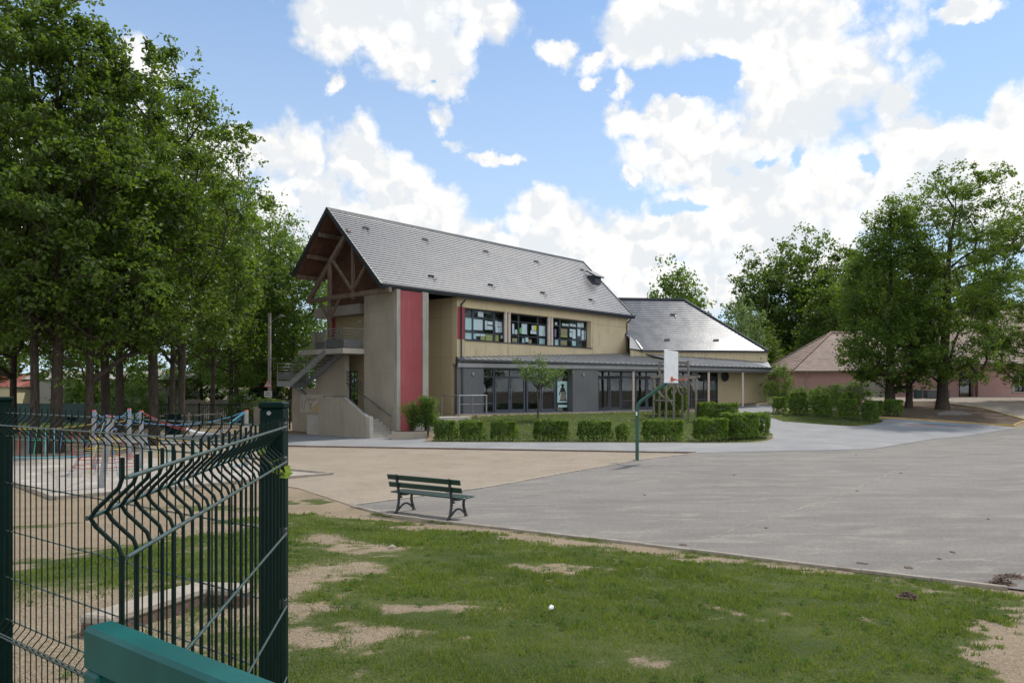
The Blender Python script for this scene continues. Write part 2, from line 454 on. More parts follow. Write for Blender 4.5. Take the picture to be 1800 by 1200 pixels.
M['paper_yellow'] = mat('yellow_paper', (.70, .62, .05), None, rough=.8)
M['paper_green'] = mat('green_paper', (.15, .55, .10), None, rough=.8)
M['paper_olive'] = mat('olive_paper', (.34, .36, .12), (.3, .33, .11), 6, .8)
M['paper_tan'] = mat('tan_paper', (.32, .22, .12), (.28, .30, .2), 14, .8)
M['paper_purple'] = mat('purple_paper', (.26, .17, .36), None, rough=.8)
M['ink'] = mat('black_ink', (.012, .014, .014), None, rough=.7)
M['ink_brown'] = mat('brown_ink', (.20, .18, .14), (.16, .14, .11), 20, .7)
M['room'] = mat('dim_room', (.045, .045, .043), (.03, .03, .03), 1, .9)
M['glass'] = glassmat('window_glass', (.95, .97, .97), .03)
M['glass_dark'] = glassmat('door_glass', (.84, .88, .88), .03)
M['asphalt'] = mat('court_asphalt', (.180, .166, .151), (.226, .209, .188), .55, .9, .5, 260, spec=.2, c3=(.270, .246, .212), s3=1.6, stretch=(.40, 1.2, 1), contrast=(.36, .64), detail=12, w3=(.47, .70), speck=.42)
M['path'] = mat('path_asphalt', (.222, .223, .222), (.258, .258, .256), .5, .9, .4, 240, spec=.2, c3=(.30, .295, .285), s3=.35, detail=8, speck=.22)
M['sand'] = mat('sandy_ground', (.325, .274, .212), (.272, .225, .170), .45, .95, .35, 60, spec=.1, c3=(.245, .20, .15), s3=1.1, detail=12, w3=(.46, .78), contrast=(.25, .75), speck=.45)
M['pebble'] = mat('pit_gravel', (.36, .32, .275), (.28, .25, .215), 28, .95, 1.0, 60, spec=.15, c3=(.48, .44, .40), s3=1.2)
M['bedsoil'] = mat('leaf_litter', (.085, .062, .045), (.125, .092, .066), 6, .95, 1.0, 30, spec=.1, c3=(.10, .075, .055), s3=2)
M['kerb'] = mat('kerb_concrete', (.26, .222, .178), (.31, .268, .215), 3, .9, .5, 80, c3=(.17, .14, .105), s3=1.4)
M['edge_brown'] = mat('brown_edging', (.12, .075, .055), (.17, .11, .08), 5, .9, .4, 50)
M['edge_ochre'] = mat('ochre_edging', (.40, .27, .09), (.33, .24, .11), 2, .85, .3, 50)
M['fgreen'] = mat('green_powder_coat', (.0014, .010, .008), (.0020, .013, .010), 20, .45, spec=.12)
M['frail_sheen'] = mat('green_rail_sheen', (.012, .036, .032), (.018, .046, .042), 30, .28, spec=.9)  # paler, glossier green: sky sheen on the rails put into the colour
M['fpost'] = mat('green_post_coat', (.0014, .010, .008), (.002, .013, .010), 20, .5, spec=.08)
M['gate'] = mat('gate_green_paint', (.0008, .062, .056), (.0014, .078, .071), 12, .40, .08, 400, spec=.25, c3=(.10, .085, .075), s3=16.0, w3=(.64, .67))
M['bench_wood'] = mat('bench_green_slat', (.007, .030, .023), (.010, .038, .029), 5, .34, .15, 60, stretch=(1, 8, 8))
M['iron'] = mat('black_cast_iron', (.010, .014, .014), (.016, .020, .020), 10, .5)
M['pole_green'] = mat('dark_green_pole', (.010, .065, .045), (.014, .080, .056), 4, .38)
M['rim'] = mat('orange_rim', (.55, .075, .03), (.45, .07, .035), 10, .5)
M['bark'] = mat('oak_bark', (.030, .024, .019), (.066, .054, .043), 5, .95, 1.0, 18, spec=.1, stretch=(4, 4, .8))
M['bark2'] = mat('smooth_bark', (.050, .042, .033), (.085, .072, .058), 4, .95, .8, 22, spec=.1, stretch=(4, 4, 1))
M['leaf'] = leafmat('oak_leaf', (.014, .032, .006), (.074, .122, .015), .42, (.19, .29, .020))
M['leaf_light'] = leafmat('light_leaf', (.045, .085, .016), (.10, .17, .030), .45, (.22, .34, .04))
M['leaf_maple'] = leafmat('maple_leaf', (.030, .066, .010), (.086, .148, .019), .42, (.24, .35, .022))
M['leaf_hedge'] = leafmat('hedge_leaf', (.032, .074, .011), (.110, .190, .020), .36, (.26, .38, .022))
M['leaf_pale'] = leafmat('pale_leaf', (.10, .15, .06), (.18, .25, .10), .35, (.25, .34, .08))
M['leaf_silver'] = leafmat('silver_leaf', (.15, .17, .14), (.25, .27, .22), .2, (.2, .24, .1))
M['leaf_yellow'] = leafmat('yellow_green_leaf', (.10, .17, .02), (.19, .28, .035), .45, (.32, .42, .04))
M['conifer'] = leafmat('conifer_leaf', (.010, .025, .012), (.020, .045, .018), .15, (.03, .07, .02))
M['twig'] = mat('hedge_twig', (.045, .040, .022), (.07, .06, .03), 10, .95)
M['blade'] = leafmat('grass_blade', (.040, .078, .011), (.120, .160, .026), .38, (.20, .27, .028), rough=.55, spec=.3, straw=(.26, .21, .09))
M['daisy'] = mat('daisy_petal', (.75, .75, .72), None, rough=.8)
M['flower'] = mat('lilac_flower', (.45, .38, .65), None, rough=.8)
M['rock'] = mat('grey_stone', (.10, .094, .083), (.17, .16, .145), 8, .9, .5, 40)
M['litter'] = mat('litter_white', (.8, .82, .82), None, rough=.5)
M['debris'] = mat('dry_debris', (.075, .045, .032), (.12, .08, .055), 20, .95, .6, 60)
M['sign_red'] = mat('sign_red', (.5, .02, .03), None, rough=.4)
M['tyre'] = mat('tyre_rubber', (.02, .02, .02), None, rough=.8)
M['car_white'] = mat('car_paint_white', (.72, .73, .74), None, rough=.25, coat=.5)
M['fence_wood'] = mat('grey_fence_wood', (.13, .112, .09), (.20, .175, .145), 3, .85, .3, 40, stretch=(4, 4, .6))
M['screen'] = mat('green_screen_mesh', (.012, .040, .036), (.018, .052, .046), 3, .7)
for k_, c_ in dict(blue=(.04, .16, .32), red=(.36, .05, .05), yellow=(.46, .35, .07), green=(.02, .30, .20), cyan=(.10, .38, .45), white=(.5, .5, .52)).items():
    M['rope_' + k_] = mat(k_ + '_rope', c_, None, rough=.7)
for k_, c_ in dict(red=(.55, .16, .12), teal=(.06, .33, .37), white=(.55, .56, .56)).items():
    M['mark_' + k_] = mat('faded_' + k_ + '_paint', c_, (.26, .265, .27), 3.0, .9, contrast=(.55, .8))


# ---------------------------------------------------------------- terrain
def sstep(a, b, x):
    t = np.clip((np.asarray(x, float) - a) / (b - a), 0, 1); return t * t * (3 - 2 * t)


def terrain(x, y):
    x = np.asarray(x, float); y = np.asarray(y, float)
    q = .537 * np.clip(x, -4, 8.5) + .843 * y
    zn = 1.13 * np.clip(1 - np.maximum(q, -6) / 12.3, 0, 1.15)
    yf = 46.4 + (x + 3.37) * .5095
    s = np.clip((y - 39.4) / np.maximum(yf - 39.4, 1), 0, 1)
    zb = 1.13 * sstep(0, 1, s) ** .8 * sstep(-5.6, -3.2, x)
    zr = np.minimum(.085 * np.maximum(0, y - 42), 1.9)
    w = sstep(10.5, 16.5, x)
    zl = -np.minimum(.06 * np.maximum(0, y - 68), 2.4) * sstep(-11, -15, x)
    return np.maximum(zn, 0) + zb * (1 - w) + zr * w + zl


def gz(x, y): return float(terrain(x, y))


_tab = np.random.default_rng(5).random((256, 256))
def vnoise(x, y):
    xi = np.floor(x).astype(int); yi = np.floor(y).astype(int); fx = x - xi; fy = y - yi
    fx = fx * fx * (3 - 2 * fx); fy = fy * fy * (3 - 2 * fy)
    g = lambda a, b: _tab[a % 256, b % 256]
    return (g(xi, yi) * (1 - fx) + g(xi + 1, yi) * fx) * (1 - fy) + (g(xi, yi + 1) * (1 - fx) + g(xi + 1, yi + 1) * fx) * fy
def fbm(x, y, sc, oct=4):
    v = 0; a = .5; tot = 0
    for _ in range(oct):
        v = v + a * vnoise(x * sc + 17.3 * _, y * sc - 9.1 * _); tot += a; a *= .55; sc *= 2.1
    return v / tot


def inpoly(x, y, poly):
    r = np.zeros(np.shape(x), bool); n = len(poly)
    for i in range(n):
        x0, y0 = poly[i]; x1, y1 = poly[(i + 1) % n]
        c = ((y0 > y) != (y1 > y)) & (x < (x1 - x0) * (y - y0) / ((y1 - y0) or 1e-9) + x0)
        r ^= c
    return r


COURT = [(-3.73, 17.82), (-2.6, 16.56), (-1.31, 15.72), (2.34, 13.51), (4.51, 12.08), (6.85, 10.55), (12, 7.0), (60, 7.0), (60, 44.0), (36, 46.2), (31.5, 46.1), (30.2, 45.6), (22.4, 40.5), (16.04, 33.93), (7.74, 31.91), (4.62, 28.55), (-.85, 20.77)]
PITCH = [(-3.73, 17.85), (-.85, 20.8), (4.6, 28.55), (7.7, 31.88), (-10.6, 35.5), (-22, 37.6), (-22, 31), (-9.5, 24.0), (-5.9, 21.0)]
PATH = [(-24, 38.2), (-10.6, 35.55), (7.74, 31.93), (16.04, 33.95), (22.4, 40.52), (30.2, 45.62), (29.6, 46.9), (25.0, 50.0), (24.1, 49.4), (23.0, 47.6), (21.0, 46.2), (19.2, 47.2), (17.3, 48.6), (17.1, 51.3), (18.9, 54.6), (19.9, 57.4), (19.4, 58.4), (15.6, 56.6), (16.0, 54.4), (15.3, 50.5), (14.6, 46.5), (14.7, 43.0), (13.8, 40.4), (12.4, 38.0), (10.3, 37.6), (-4.3, 38.2), (-4.6, 40.4), (-6.6, 41.5), (-11.6, 44.2), (-24, 46)]
BED = [(25.2, 50.3), (30.6, 46.6), (33.1, 49.2), (34.4, 55.8), (33.5, 60.5), (26.0, 60.5), (24.6, 55)]
LAWN1 = [(-5.6, 3.2), (-5.6, 15.4), (-4.78, 16.3), (-3.72, 16.55), (-2.36, 15.6), (-.54, 14.45), (1.0, 13.35), (2.4, 12.5), (3.2, 12.3), (4.35, 11.72), (5.6, 11.1), (6.5, 10.5), (6.9, 10.2), (6.35, 9.3), (5.0, 8.0), (4.05, 6.7), (3.4, 5.7), (2.6, 4.2), (1.5, 2.5), (-5, 2.5)]
LAWN2 = [(-4.25, 38.5), (10.2, 37.9), (12.2, 38.4), (13.6, 40.6), (14.3, 43.0), (14.2, 46.5), (14.9, 50.5), (15.4, 54.2), (12.5, 53.3), (2.0, 47.9), (-2.4, 45.6), (-4.1, 41)]
LAWN3 = [(16.9, 51.3), (17.4, 48.7), (19.3, 47.4), (20.9, 46.4), (22.9, 47.8), (24.0, 49.6), (24.5, 52.5), (22.5, 56), (19.3, 55)]
BARE = [(-2.35, 8.4, .75, 2.4), (-3.0, 12.4, 1.0, .85), (-2.0, 11.5, .5, .5), (-1.36, 12.1, .3, .2), (.45, 10.45, .7, .3), (1.0, 10.7, .4, .2), (2.15, 8.4, .36, .18), (2.55, 8.1, .28, .16),
        (2.75, 12.6, 1.7, .45), (1.4, 13.2, 1.1, .45), (-.75, 7.9, .7, .3), (1.0, 6.1, .3, .3), (-1.5, 6.5, .6, .45), (-3.9, 6.2, 1.7, 2.6), (-5.2, 13.5, .8, 1.1), (-3.0, 15.9, 1.1, .4), (-1.6, 14.9, .8, .25), (5.9, 7.4, .9, 1.5)]
GREEN = [(-6.9, 17.6, 1.7, .5), (-4.4, 11.0, 1.5, .8), (-6.2, 9.9, .9, .3), (-4.9, 18.5, .8, .32), (-9.5, 13.8, 1.2, .5)]


def cover(x, y):
    n = fbm(x, y, 1.1, 4) - .5; n2 = fbm(x + 40, y, 5.0, 3) - .5
    c = np.zeros(np.shape(x))
    n3 = fbm(x - 13, y + 7, 11.0, 2) - .5
    xx, yy = x + n * 1.5 + n2 * .8 + n3 * .25, y + n * 1.6 - n2 * .9 + n3 * .3
    c[inpoly(xx, yy, LAWN1)] = 1
    for (a, b, ra, rb) in BARE:
        d = np.sqrt(((xx - a) / ra) ** 2 + ((yy - b) / rb) ** 2) * 1.22
        c = np.minimum(c, sstep(.15, 1.55, d + n2 * 1.0 + n3 * .8))
    for (a, b, ra, rb) in GREEN:
        d = np.sqrt(((xx - a) / ra) ** 2 + ((yy - b) / rb) ** 2)
        c = np.maximum(c, .95 * (1 - sstep(.6, 1.15, d)))
    ks = [(-3.9, 17.6), (-2.62, 16.40), (-1.33, 15.55), (2.33, 13.33), (4.5, 11.9), (6.8, 10.4)]
    dk = np.full(np.shape(x), 9.0)
    for (ax, ay), (bx_, by_) in zip(ks[:-1], ks[1:]):
        vx, vy = bx_ - ax, by_ - ay; t = np.clip(((x - ax) * vx + (y - ay) * vy) / (vx * vx + vy * vy), 0, 1)
        dk = np.minimum(dk, np.hypot(x - ax - t * vx, y - ay - t * vy))
    c = np.maximum(c, np.clip(1.2 - dk / .16, 0, 1) * np.clip(fbm(x + 5, y + 88, 1.3, 3) * 4 - 1.6, 0, 1))
    c[inpoly(xx, yy, LAWN2)] = 1; c[inpoly(xx, yy, LAWN3)] = 1
    far = ((y > 66) & (n > -.12)) | ((x < -24) & (y > 44)) | ((x > 19.7) & (y > 56) & (x < 28))
    c[far] = np.maximum(c[far], .9)
    wear = np.clip(fbm(x + 71, y - 33, .55, 3) * 2.6 - 1.25, 0, 1)
    return np.clip(c - np.clip(n3 * 1.6 + n2 * 1.4 - .12 + wear * .35, 0, 1) * (c > .02) * (y < 30) * (.55 + .5 * wear), 0, 1)


def axis(segs):
    r = []
    for a, b, st in segs:
        n = max(1, int(round((b - a) / st))); r += list(np.linspace(a, b, n, endpoint=False))
    return np.array(r + [segs[-1][1]])


gx = axis([(-900, -200, 70), (-200, -60, 14), (-60, -14, 1.0), (-14, 9, .14), (9, 45, .7), (45, 90, 3), (90, 250, 20), (250, 900, 70)])
gy = axis([(-60, -4, 6), (-4, 2.5, .6), (2.5, 20, .14), (20, 66, .5), (66, 110, 2.5), (110, 300, 20), (300, 1200, 90)])
GX, GY = np.meshgrid(gx, gy)
GZ = terrain(GX, GY)
nearf = np.exp(-np.maximum(0, np.hypot(GX, GY) - 16) / 6)
GZ = GZ + (fbm(GX, GY, .8, 3) - .5) * .05 * nearf * (~inpoly(GX, GY, COURT)) * sstep(0, 1.0, np.abs(.537 * GX + .843 * GY - 12.6))
nx, ny = len(gx), len(gy)
idx = np.arange(nx * ny).reshape(ny, nx)
quads = np.stack([idx[:-1, :-1], idx[:-1, 1:], idx[1:, 1:], idx[1:, :-1]], -1).reshape(-1, 4)
cov = cover(GX.ravel(), GY.ravel())


def groundmat():
    m = bpy.data.materials.new('ground_dirt_and_grass'); m.use_nodes = True
    t = NT(m.node_tree); bs = t.n['Principled BSDF']
    tc = t.node('ShaderNodeTexCoord').outputs['Object']
    at = t.node('ShaderNodeAttribute', attribute_name='cover').outputs['Fac']
    d = t.mix(t.ramp(t.noise(tc, .9, 5, .6), .35, .65), (.235, .180, .118, 1), (.175, .131, .085, 1))
    vo = t.node('ShaderNodeTexVoronoi'); t.put(vo.inputs['Vector'], tc); vo.inputs['Scale'].default_value = 34
    peb = t.ramp(t.noise(tc, 55, 3, .6), .42, .66)
    d = t.mix(t.math('MULTIPLY', peb, .75), d, (.36, .295, .21, 1))
    d = t.mix(t.math('MULTIPLY', t.ramp(t.noise(tc, 18, 4, .65), .50, .68), .75), d, (.16, .12, .085, 1))
    g = t.mix(t.ramp(t.noise(tc, 1.3, 5, .65), .35, .68), (.046, .066, .013, 1), (.086, .100, .024, 1))
    g = t.mix(t.ramp(t.noise(tc, 45, 3, .7), .35, .7, .0, .5), g, (.035, .052, .013, 1))
    f = t.ramp(t.math('ADD', at, t.math('MULTIPLY', t.math('SUBTRACT', t.noise(tc, 20, 6, .7), .5), 1.5)),   .18, .86)
    t.put(bs.inputs['Base Color'], t.mix(f, d, g))
    bs.inputs['Roughness'].default_value = .95; bs.inputs['Specular IOR Level'].default_value = .15
    b = t.node('ShaderNodeBump'); b.inputs['Strength'].default_value = .8; b.inputs['Distance'].default_value = .03
    t.put(b.inputs['Height'], t.math('ADD', t.noise(tc, 50, 4, .65), t.math('MULTIPLY', vo.outputs[0], .6))); t.put(bs.inputs['Normal'], b.outputs[0])
    return m


M['ground'] = groundmat()
gr = np_mesh('ground', np.stack([GX.ravel(), GY.ravel(), GZ.ravel() - .004], 1), quads, M['ground'], smooth=True, attr={'cover': cov})
tag(gr, kind='structure')


def dense(poly, st):
    r = []
    for i in range(len(poly)):
        a = Vector(poly[i]); b = Vector(poly[(i + 1) % len(poly)]); n = max(1, int((b - a).length / st))
        for k in range(n): r.append(a.lerp(b, k / n))
    return r


def sheet(name, poly, dz, m, res=.8):
    """flat covering laid on the terrain"""
    P = dense(poly, res); n = len(P)
    xs = [p.x for p in P]; ys = [p.y for p in P]
    X, Y = np.meshgrid(np.arange(min(xs) + .31, max(xs), res), np.arange(min(ys) + .29, max(ys), res))
    X = X.ravel(); Y = Y.ravel(); k = inpoly(X, Y, [tuple(p) for p in P])
    pts = P + [Vector((a, b)) for a, b in zip(X[k], Y[k])]
    vo, _, fo, *_r = delaunay_2d_cdt(pts, [(i, (i + 1) % n) for i in range(n)], [], 1, 1e-4)
    V = [(p.x, p.y, gz(p.x, p.y) + dz) for p in vo]
    b = MB(); b.add(V, [f[::-1] if (Vector(vo[f[1]]) - Vector(vo[f[0]])).cross(Vector(vo[f[2]]) - Vector(vo[f[0]])) < 0 else f for f in fo], 0, True)
    return tag(b.build(name, m), kind='structure')


sheet('sandy_pitch', PITCH, .010, M['sand'])
sheet('court', COURT, .020, M['asphalt'], 1.0)
sheet('path', PATH, .030, M['path'], .6)
PIT = [(-11.33, 18.9), (-5.7, 24.2), (-7.7, 25.5), (-11, 29.2), (-19, 30.4), (-20, 27.6)]
sheet('gravel_pit', PIT, .030, M['pebble'], .5)
sheet('planting_bed', BED, .035, M['bedsoil'], .6)
M['yard'] = mat('dusty_yard', (.235, .20, .165), (.29, .25, .205), .6, .95, .6, 80, spec=.1, c3=(.20, .165, .135), s3=1.2)
YARD = [(24.8, 60.9), (33.6, 60.9), (34.8, 55.8), (33.5, 49.1), (36.5, 46.6), (60, 44.5), (60, 66.2), (36, 66.2), (24.8, 64.5)]
sheet('far_yard', YARD, .022, M['yard'], .9)


def edging(name, pts, w, h, m, kind='structure'):
    b = MB()
    P = []
    for i in range(len(pts) - 1):
        a = Vector(pts[i]); c = Vector(pts[i + 1]); n = max(1, int(round((c - a).length / 1.0)))
        for k in range(n):
            p = a.lerp(c, (k + .006) / n); q = a.lerp(c, (k + .994) / n); j = rnd.uniform(-.006, .006)
            b.bar((p.x, p.y, gz(p.x, p.y) + h / 2 - .04 + j), (q.x, q.y, gz(q.x, q.y) + h / 2 - .04 + j), w, h + .08, m=0, bev=.008)
    return tag(b.build(name, m), kind=kind)


edging('kerb', [(-3.75, 17.8), (-2.62, 16.52), (-1.33, 15.68), (2.33, 13.47), (4.5, 12.04), (6.85, 10.52)], .08, .045, M['kerb'])
edging('kerb', [(-3.75, 17.9), (-.87, 20.85), (4.58, 28.62), (7.75, 31.95)], .10, .05, M['kerb'])
edging('kerb', [(7.75, 31.99), (-10.6, 35.62), (-23, 38.1)], .06, .07, M['edge_brown'])
edging('kerb', [(24.3, 50.75), (25.2, 50.2), (30.6, 46.5), (33.2, 49.15), (34.5, 55.8), (33.6, 60.6)], .10, .10, M['edge_ochre'])
edging('kerb', [(14.75, 43), (13.85, 40.35), (12.42, 37.95), (10.3, 37.55), (-4.3, 38.15)], .06, .05, M['kerb'])

edging('kerb', [(-20, 27.6), (-11.33, 18.9), (-5.7, 24.2), (-7.7, 25.5)], .14, .10, M['kerb'])
# fine cracks and faded painted games on the asphalt
b = MB()
def crack(pts, w):
    p0 = Vector(pts[0])
    L = []
    for i in range(len(pts) - 1):
        a = Vector(pts[i]); c = Vector(pts[i + 1]); n = int((c - a).length / .25)
        for k in range(n): L.append(a.lerp(c, k / n) + Vector((rnd.uniform(-.03, .03), rnd.uniform(-.03, .03))))
    for i in range(len(L) - 1):
        d = (L[i + 1] - L[i]).normalized(); s_ = Vector((-d.y, d.x)) * w * rnd.uniform(.5, 1.2)
        b.add([(*(L[i] - s_), gz(*L[i]) + .0245), (*(L[i + 1] - s_), gz(*L[i + 1]) + .0245), (*(L[i + 1] + s_), gz(*L[i + 1]) + .0245), (*(L[i] + s_), gz(*L[i]) + .0245)], [(0, 1, 2, 3)])
crack([(3.7, 14.1), (8.5, 19.6), (14.0, 27.0), (24.5, 38.5), (29.0, 43.6)], .022)
crack([(-.5, 18.5), (5.0, 24.0), (14.5, 33.0)], .022)
crack([(2.0, 25.2), (8.5, 22.0)], .008)
tag(b.build('court_crack', mat('crack_filler', (.27, .235, .185), (.17, .155, .135), 1.5, .95)), kind='structure')
for k_, segs in dict(red=[((23.6, 48.3), (26.2, 46.9)), ((25.6, 46.6), (28.2, 45.9)), ((24.4, 47.2), (25.6, 46.5))], teal=[((24.6, 48.6), (27.4, 46.7)), ((25.4, 47.6), (28.0, 46.3))], white=[((25.0, 46.5), (28.6, 45.5)), ((24.2, 48.0), (25.4, 47.4))]).items():
    b = MB()
    for (a, c) in segs:
        b.bar((*a, gz(*a) + .036), (*c, gz(*c) + .036), .22, .004)
    tag(b.build('painted_game_marking', M['mark_' + k_]), kind='structure')

# grass blades of the near lawn
n_ = 330000
bx = rng.uniform(-5.6, 7.0, n_); by = rng.uniform(2.6, 16.8, n_)
dist = np.hypot(bx, by)
keep = (np.abs(bx) < .72 * by + .3) & (rng.random(n_) < np.clip(9.0 / dist, .35, 1.0) ** 1.3)
cvv = cover(bx, by)
clump = fbm(bx, by, 3.2, 3); clump2 = fbm(bx + 9, by + 5, .8, 3)
keep &= (cvv > .06) & (rng.random(n_) < (cvv ** 1.5) * (.45 + .9 * (clump > .42)))
def onsheet(x, y): return inpoly(x, y, COURT)
keep &= ~onsheet(bx, by)
bx = bx[keep]; by = by[keep]; dist = dist[keep]; cvv = cvv[keep]; clump = clump[keep]; clump2 = clump2[keep]
hgt = (.015 + .048 * rng.random(len(bx)) * (.3 + 1.2 * np.clip(clump * 1.6 - .35, 0, 1)) + .02 * np.clip(clump2 * 2 - .9, 0, 1)) * (.6 + .4 * cvv)
dark = np.clip(fbm(bx + 3, by + 60, 1.9, 3) * 3 - 1.35, 0, 1); hgt = hgt * (1 + .5 * dark)
wd = .0042 * np.clip(dist / 5.5, 1, 3); an = rng.uniform(0, 6.283, len(bx)); lean = rng.uniform(.2, .9, len(bx)) * hgt; la = rng.uniform(0, 6.283, len(bx))
bz = terrain(bx, by) - .012
c_, s_ = np.cos(an) * wd, np.sin(an) * wd
V = np.stack([np.stack([bx - c_, by - s_, bz], 1), np.stack([bx + c_, by + s_, bz], 1), np.stack([bx + lean * np.cos(la), by + lean * np.sin(la), bz + hgt], 1)], 1).reshape(-1, 3)
tag(np_mesh('grass', V, np.arange(len(V)).reshape(-1, 3), M['blade'], k=3), kind='stuff')
# broad-leaved weeds in the turf
n_ = 900
wx = rng.uniform(-5, 7, n_); wy = rng.uniform(3.5, 15, n_)
ok = (cover(wx, wy) > .3) & ~inpoly(wx, wy, COURT) & (fbm(wx + 20, wy, .9, 3) > .47) & (np.abs(wx) < .72 * wy + .3)
wx = wx[ok]; wy = wy[ok]; VV = []
for x_, y_ in zip(wx, wy):
    z_ = gz(x_, y_) + .012; a0 = rng.uniform(0, 6.28)
    for k_ in range(7):
        a_ = a0 + k_ * .9; L_ = rng.uniform(.03, .075); w_ = L_ * .2; ca, sa = math.cos(a_), math.sin(a_)
        VV += [(x_, y_, z_), (x_ + ca * L_ * .55 - sa * w_, y_ + sa * L_ * .55 + ca * w_, z_ + .022), (x_ + ca * L_, y_ + sa * L_, z_ + .012), (x_ + ca * L_ * .55 + sa * w_, y_ + sa * L_ * .55 - ca * w_, z_ + .022)]
tag(np_mesh('weeds', np.array(VV), np.arange(len(VV)).reshape(-1, 4), leafmat('weed_leaf', (.030, .060, .012), (.060, .105, .020), .25, rough=.9, spec=.05)), kind='stuff')
# loose pebbles on the worn earth
n_ = 26000
bx = rng.uniform(-6.5, 7.5, n_); by = rng.uniform(3.2, 15.5, n_)
ok = (cover(bx, by) < .45) & ~inpoly(bx, by, COURT) & (np.abs(bx) < .72 * by + .3) & (rng.random(n_) < np.clip(7.0 / by, .25, 1)) & (fbm(bx, by, 1.6, 3) > .40)
bx = bx[ok]; by = by[ok]; m_ = len(bx); r_ = rng.uniform(.003, .009, m_) * (1 + .8 * (rng.random(m_) > .9)); bz = terrain(bx, by) + .001
rot = rng.uniform(0, 6.283, m_)
V = np.stack([np.stack([bx + r_ * a * np.cos(rot) - r_ * b_ * np.sin(rot), by + r_ * a * np.sin(rot) + r_ * b_ * np.cos(rot), bz + r_ * c], 1) for a, b_, c in ((1.2, 0, .2), (0, .8, .25), (-1.1, 0, .2), (0, -.85, .2), (.1, .05, .75), (0, 0, -.4))], 1).reshape(-1, 3)
f8 = np.array([(0, 1, 4), (1, 2, 4), (2, 3, 4), (3, 0, 4), (1, 0, 5), (2, 1, 5), (3, 2, 5), (0, 3, 5)])
tag(np_mesh('gravel', V, (f8[None] + 6 * np.arange(m_)[:, None, None]).reshape(-1, 3), mat('pebbles', (.32, .275, .215), (.19, .155, .115), 30, .9), k=3), kind='stuff')
# rougher grass of the lawn before the school, and its daisies
n_ = 60000
bx = rng.uniform(-4.5, 24.5, n_); by = rng.uniform(37.8, 56, n_)
ok = inpoly(bx, by, LAWN2) | inpoly(bx, by, LAWN3)
bx = bx[ok]; by = by[ok]; m_ = len(bx); wd = .012; an = rng.uniform(0, 6.283, m_); hgt = rng.uniform(.03, .10, m_); la = rng.uniform(0, 6.283, m_); bz = terrain(bx, by) - .02
V = np.stack([np.stack([bx - np.cos(an) * wd, by - np.sin(an) * wd, bz], 1), np.stack([bx + np.cos(an) * wd, by + np.sin(an) * wd, bz], 1), np.stack([bx + hgt * .5 * np.cos(la), by + hgt * .5 * np.sin(la), bz + hgt + .02], 1)], 1).reshape(-1, 3)
tag(np_mesh('grass', V, np.arange(len(V)).reshape(-1, 3), M['blade'], k=3), kind='stuff')
n_ = 5200
bx = rng.uniform(-4.5, 24.5, n_); by = rng.uniform(38, 56, n_); ok = (inpoly(bx, by, LAWN2) | inpoly(bx, by, LAWN3)) & (fbm(bx, by, .45, 3) > .42)
bx = bx[ok]; by = by[ok]; bz = terrain(bx, by) + .085; r_ = .03
V = np.stack([np.stack([bx + r_ * math.cos(a), by + r_ * math.sin(a), bz + .012 * math.sin(a * 2)], 1) for a in (0, 1.57, 3.14, 4.71)], 1).reshape(-1, 3)
tag(np_mesh('daisies', V, np.arange(len(V)).reshape(-1, 4), M['daisy']), kind='stuff')
# ---------------------------------------------------------------- the school
TH = .849
AX, AY = -3.367, 46.652
TB = Matrix.Translation((AX, AY, 0)) @ Matrix.Rotation(TH, 4, 'Z')
TBi = TB.inverted()
TA = TBi @ (Matrix.Translation((AX, AY, 0)) @ Matrix.Rotation(R(27), 4, 'Z'))           # ground-floor front and canopy
WL, WR = Vector((10.13, 59.5)), Vector((20.35, 60.7))
wdir = WR - WL; WLEN = wdir.length
TW = TBi @ (Matrix.Translation((WL.x, WL.y, 0)) @ Matrix.Rotation(math.atan2(wdir.y, wdir.x), 4, 'Z'))  # single-storey wing

school = empty('school_building', (AX, AY, 0), TH, label='two-storey beige school with a steep slate roof, concrete stair tower and red panel', cat='school')
def part(name, mb, m, parent=school, label=None, smooth=None):
    o = mb.build(name, m, parent, smooth)
    if label: o['label'] = label
    return o

ZG, ZE, ZR, VE, VR, VL = 1.15, 8.49, 13.32, -.35, 4.57, 8.18
U0, U1 = -6.24, 19.31
SL = (ZR - ZE) / (VR - VE)
def zroof(v): return ZE + (v - VE) * SL if v <= VR else ZR - (v - VR) * SL

# --- main roof: courses of tiles, each lapping the one below
def tiled(mb, lo, hi, rows, u0, u1f, thick=.034, u0f=None):
    """courses between eave point lo=(y,z) and ridge hi=(y,z); u0/u1 may vary with the row fraction"""
    lo = Vector(lo); hi = Vector(hi); d = hi - lo; nrm = Vector((-d.y, d.x)).normalized()
    if nrm.y < 0: nrm = -nrm
    prev = None
    for i in range(rows):
        a = lo + d * (i / rows) + nrm * thick; c = lo + d * min(1, (i + 1.06) / rows) + nrm * .004
        ua0, ua1 = (u0f(i / rows) if u0f else u0), u1f(i / rows)
        uc0, uc1 = (u0f((i + 1) / rows) if u0f else u0), u1f((i + 1) / rows)
        e = lo + d * (i / rows) - nrm * .016
        vs = [(ua0, e.x, e.y), (ua1, e.x, e.y), (ua0, a.x, a.y), (ua1, a.x, a.y), (uc0, c.x, c.y), (uc1, c.x, c.y)]
        flip = d.x < 0
        for k_, f in enumerate([(0, 1, 3, 2), (2, 3, 5, 4)]):
            mb.add(vs, [f[::-1] if flip else f], 1 - k_)

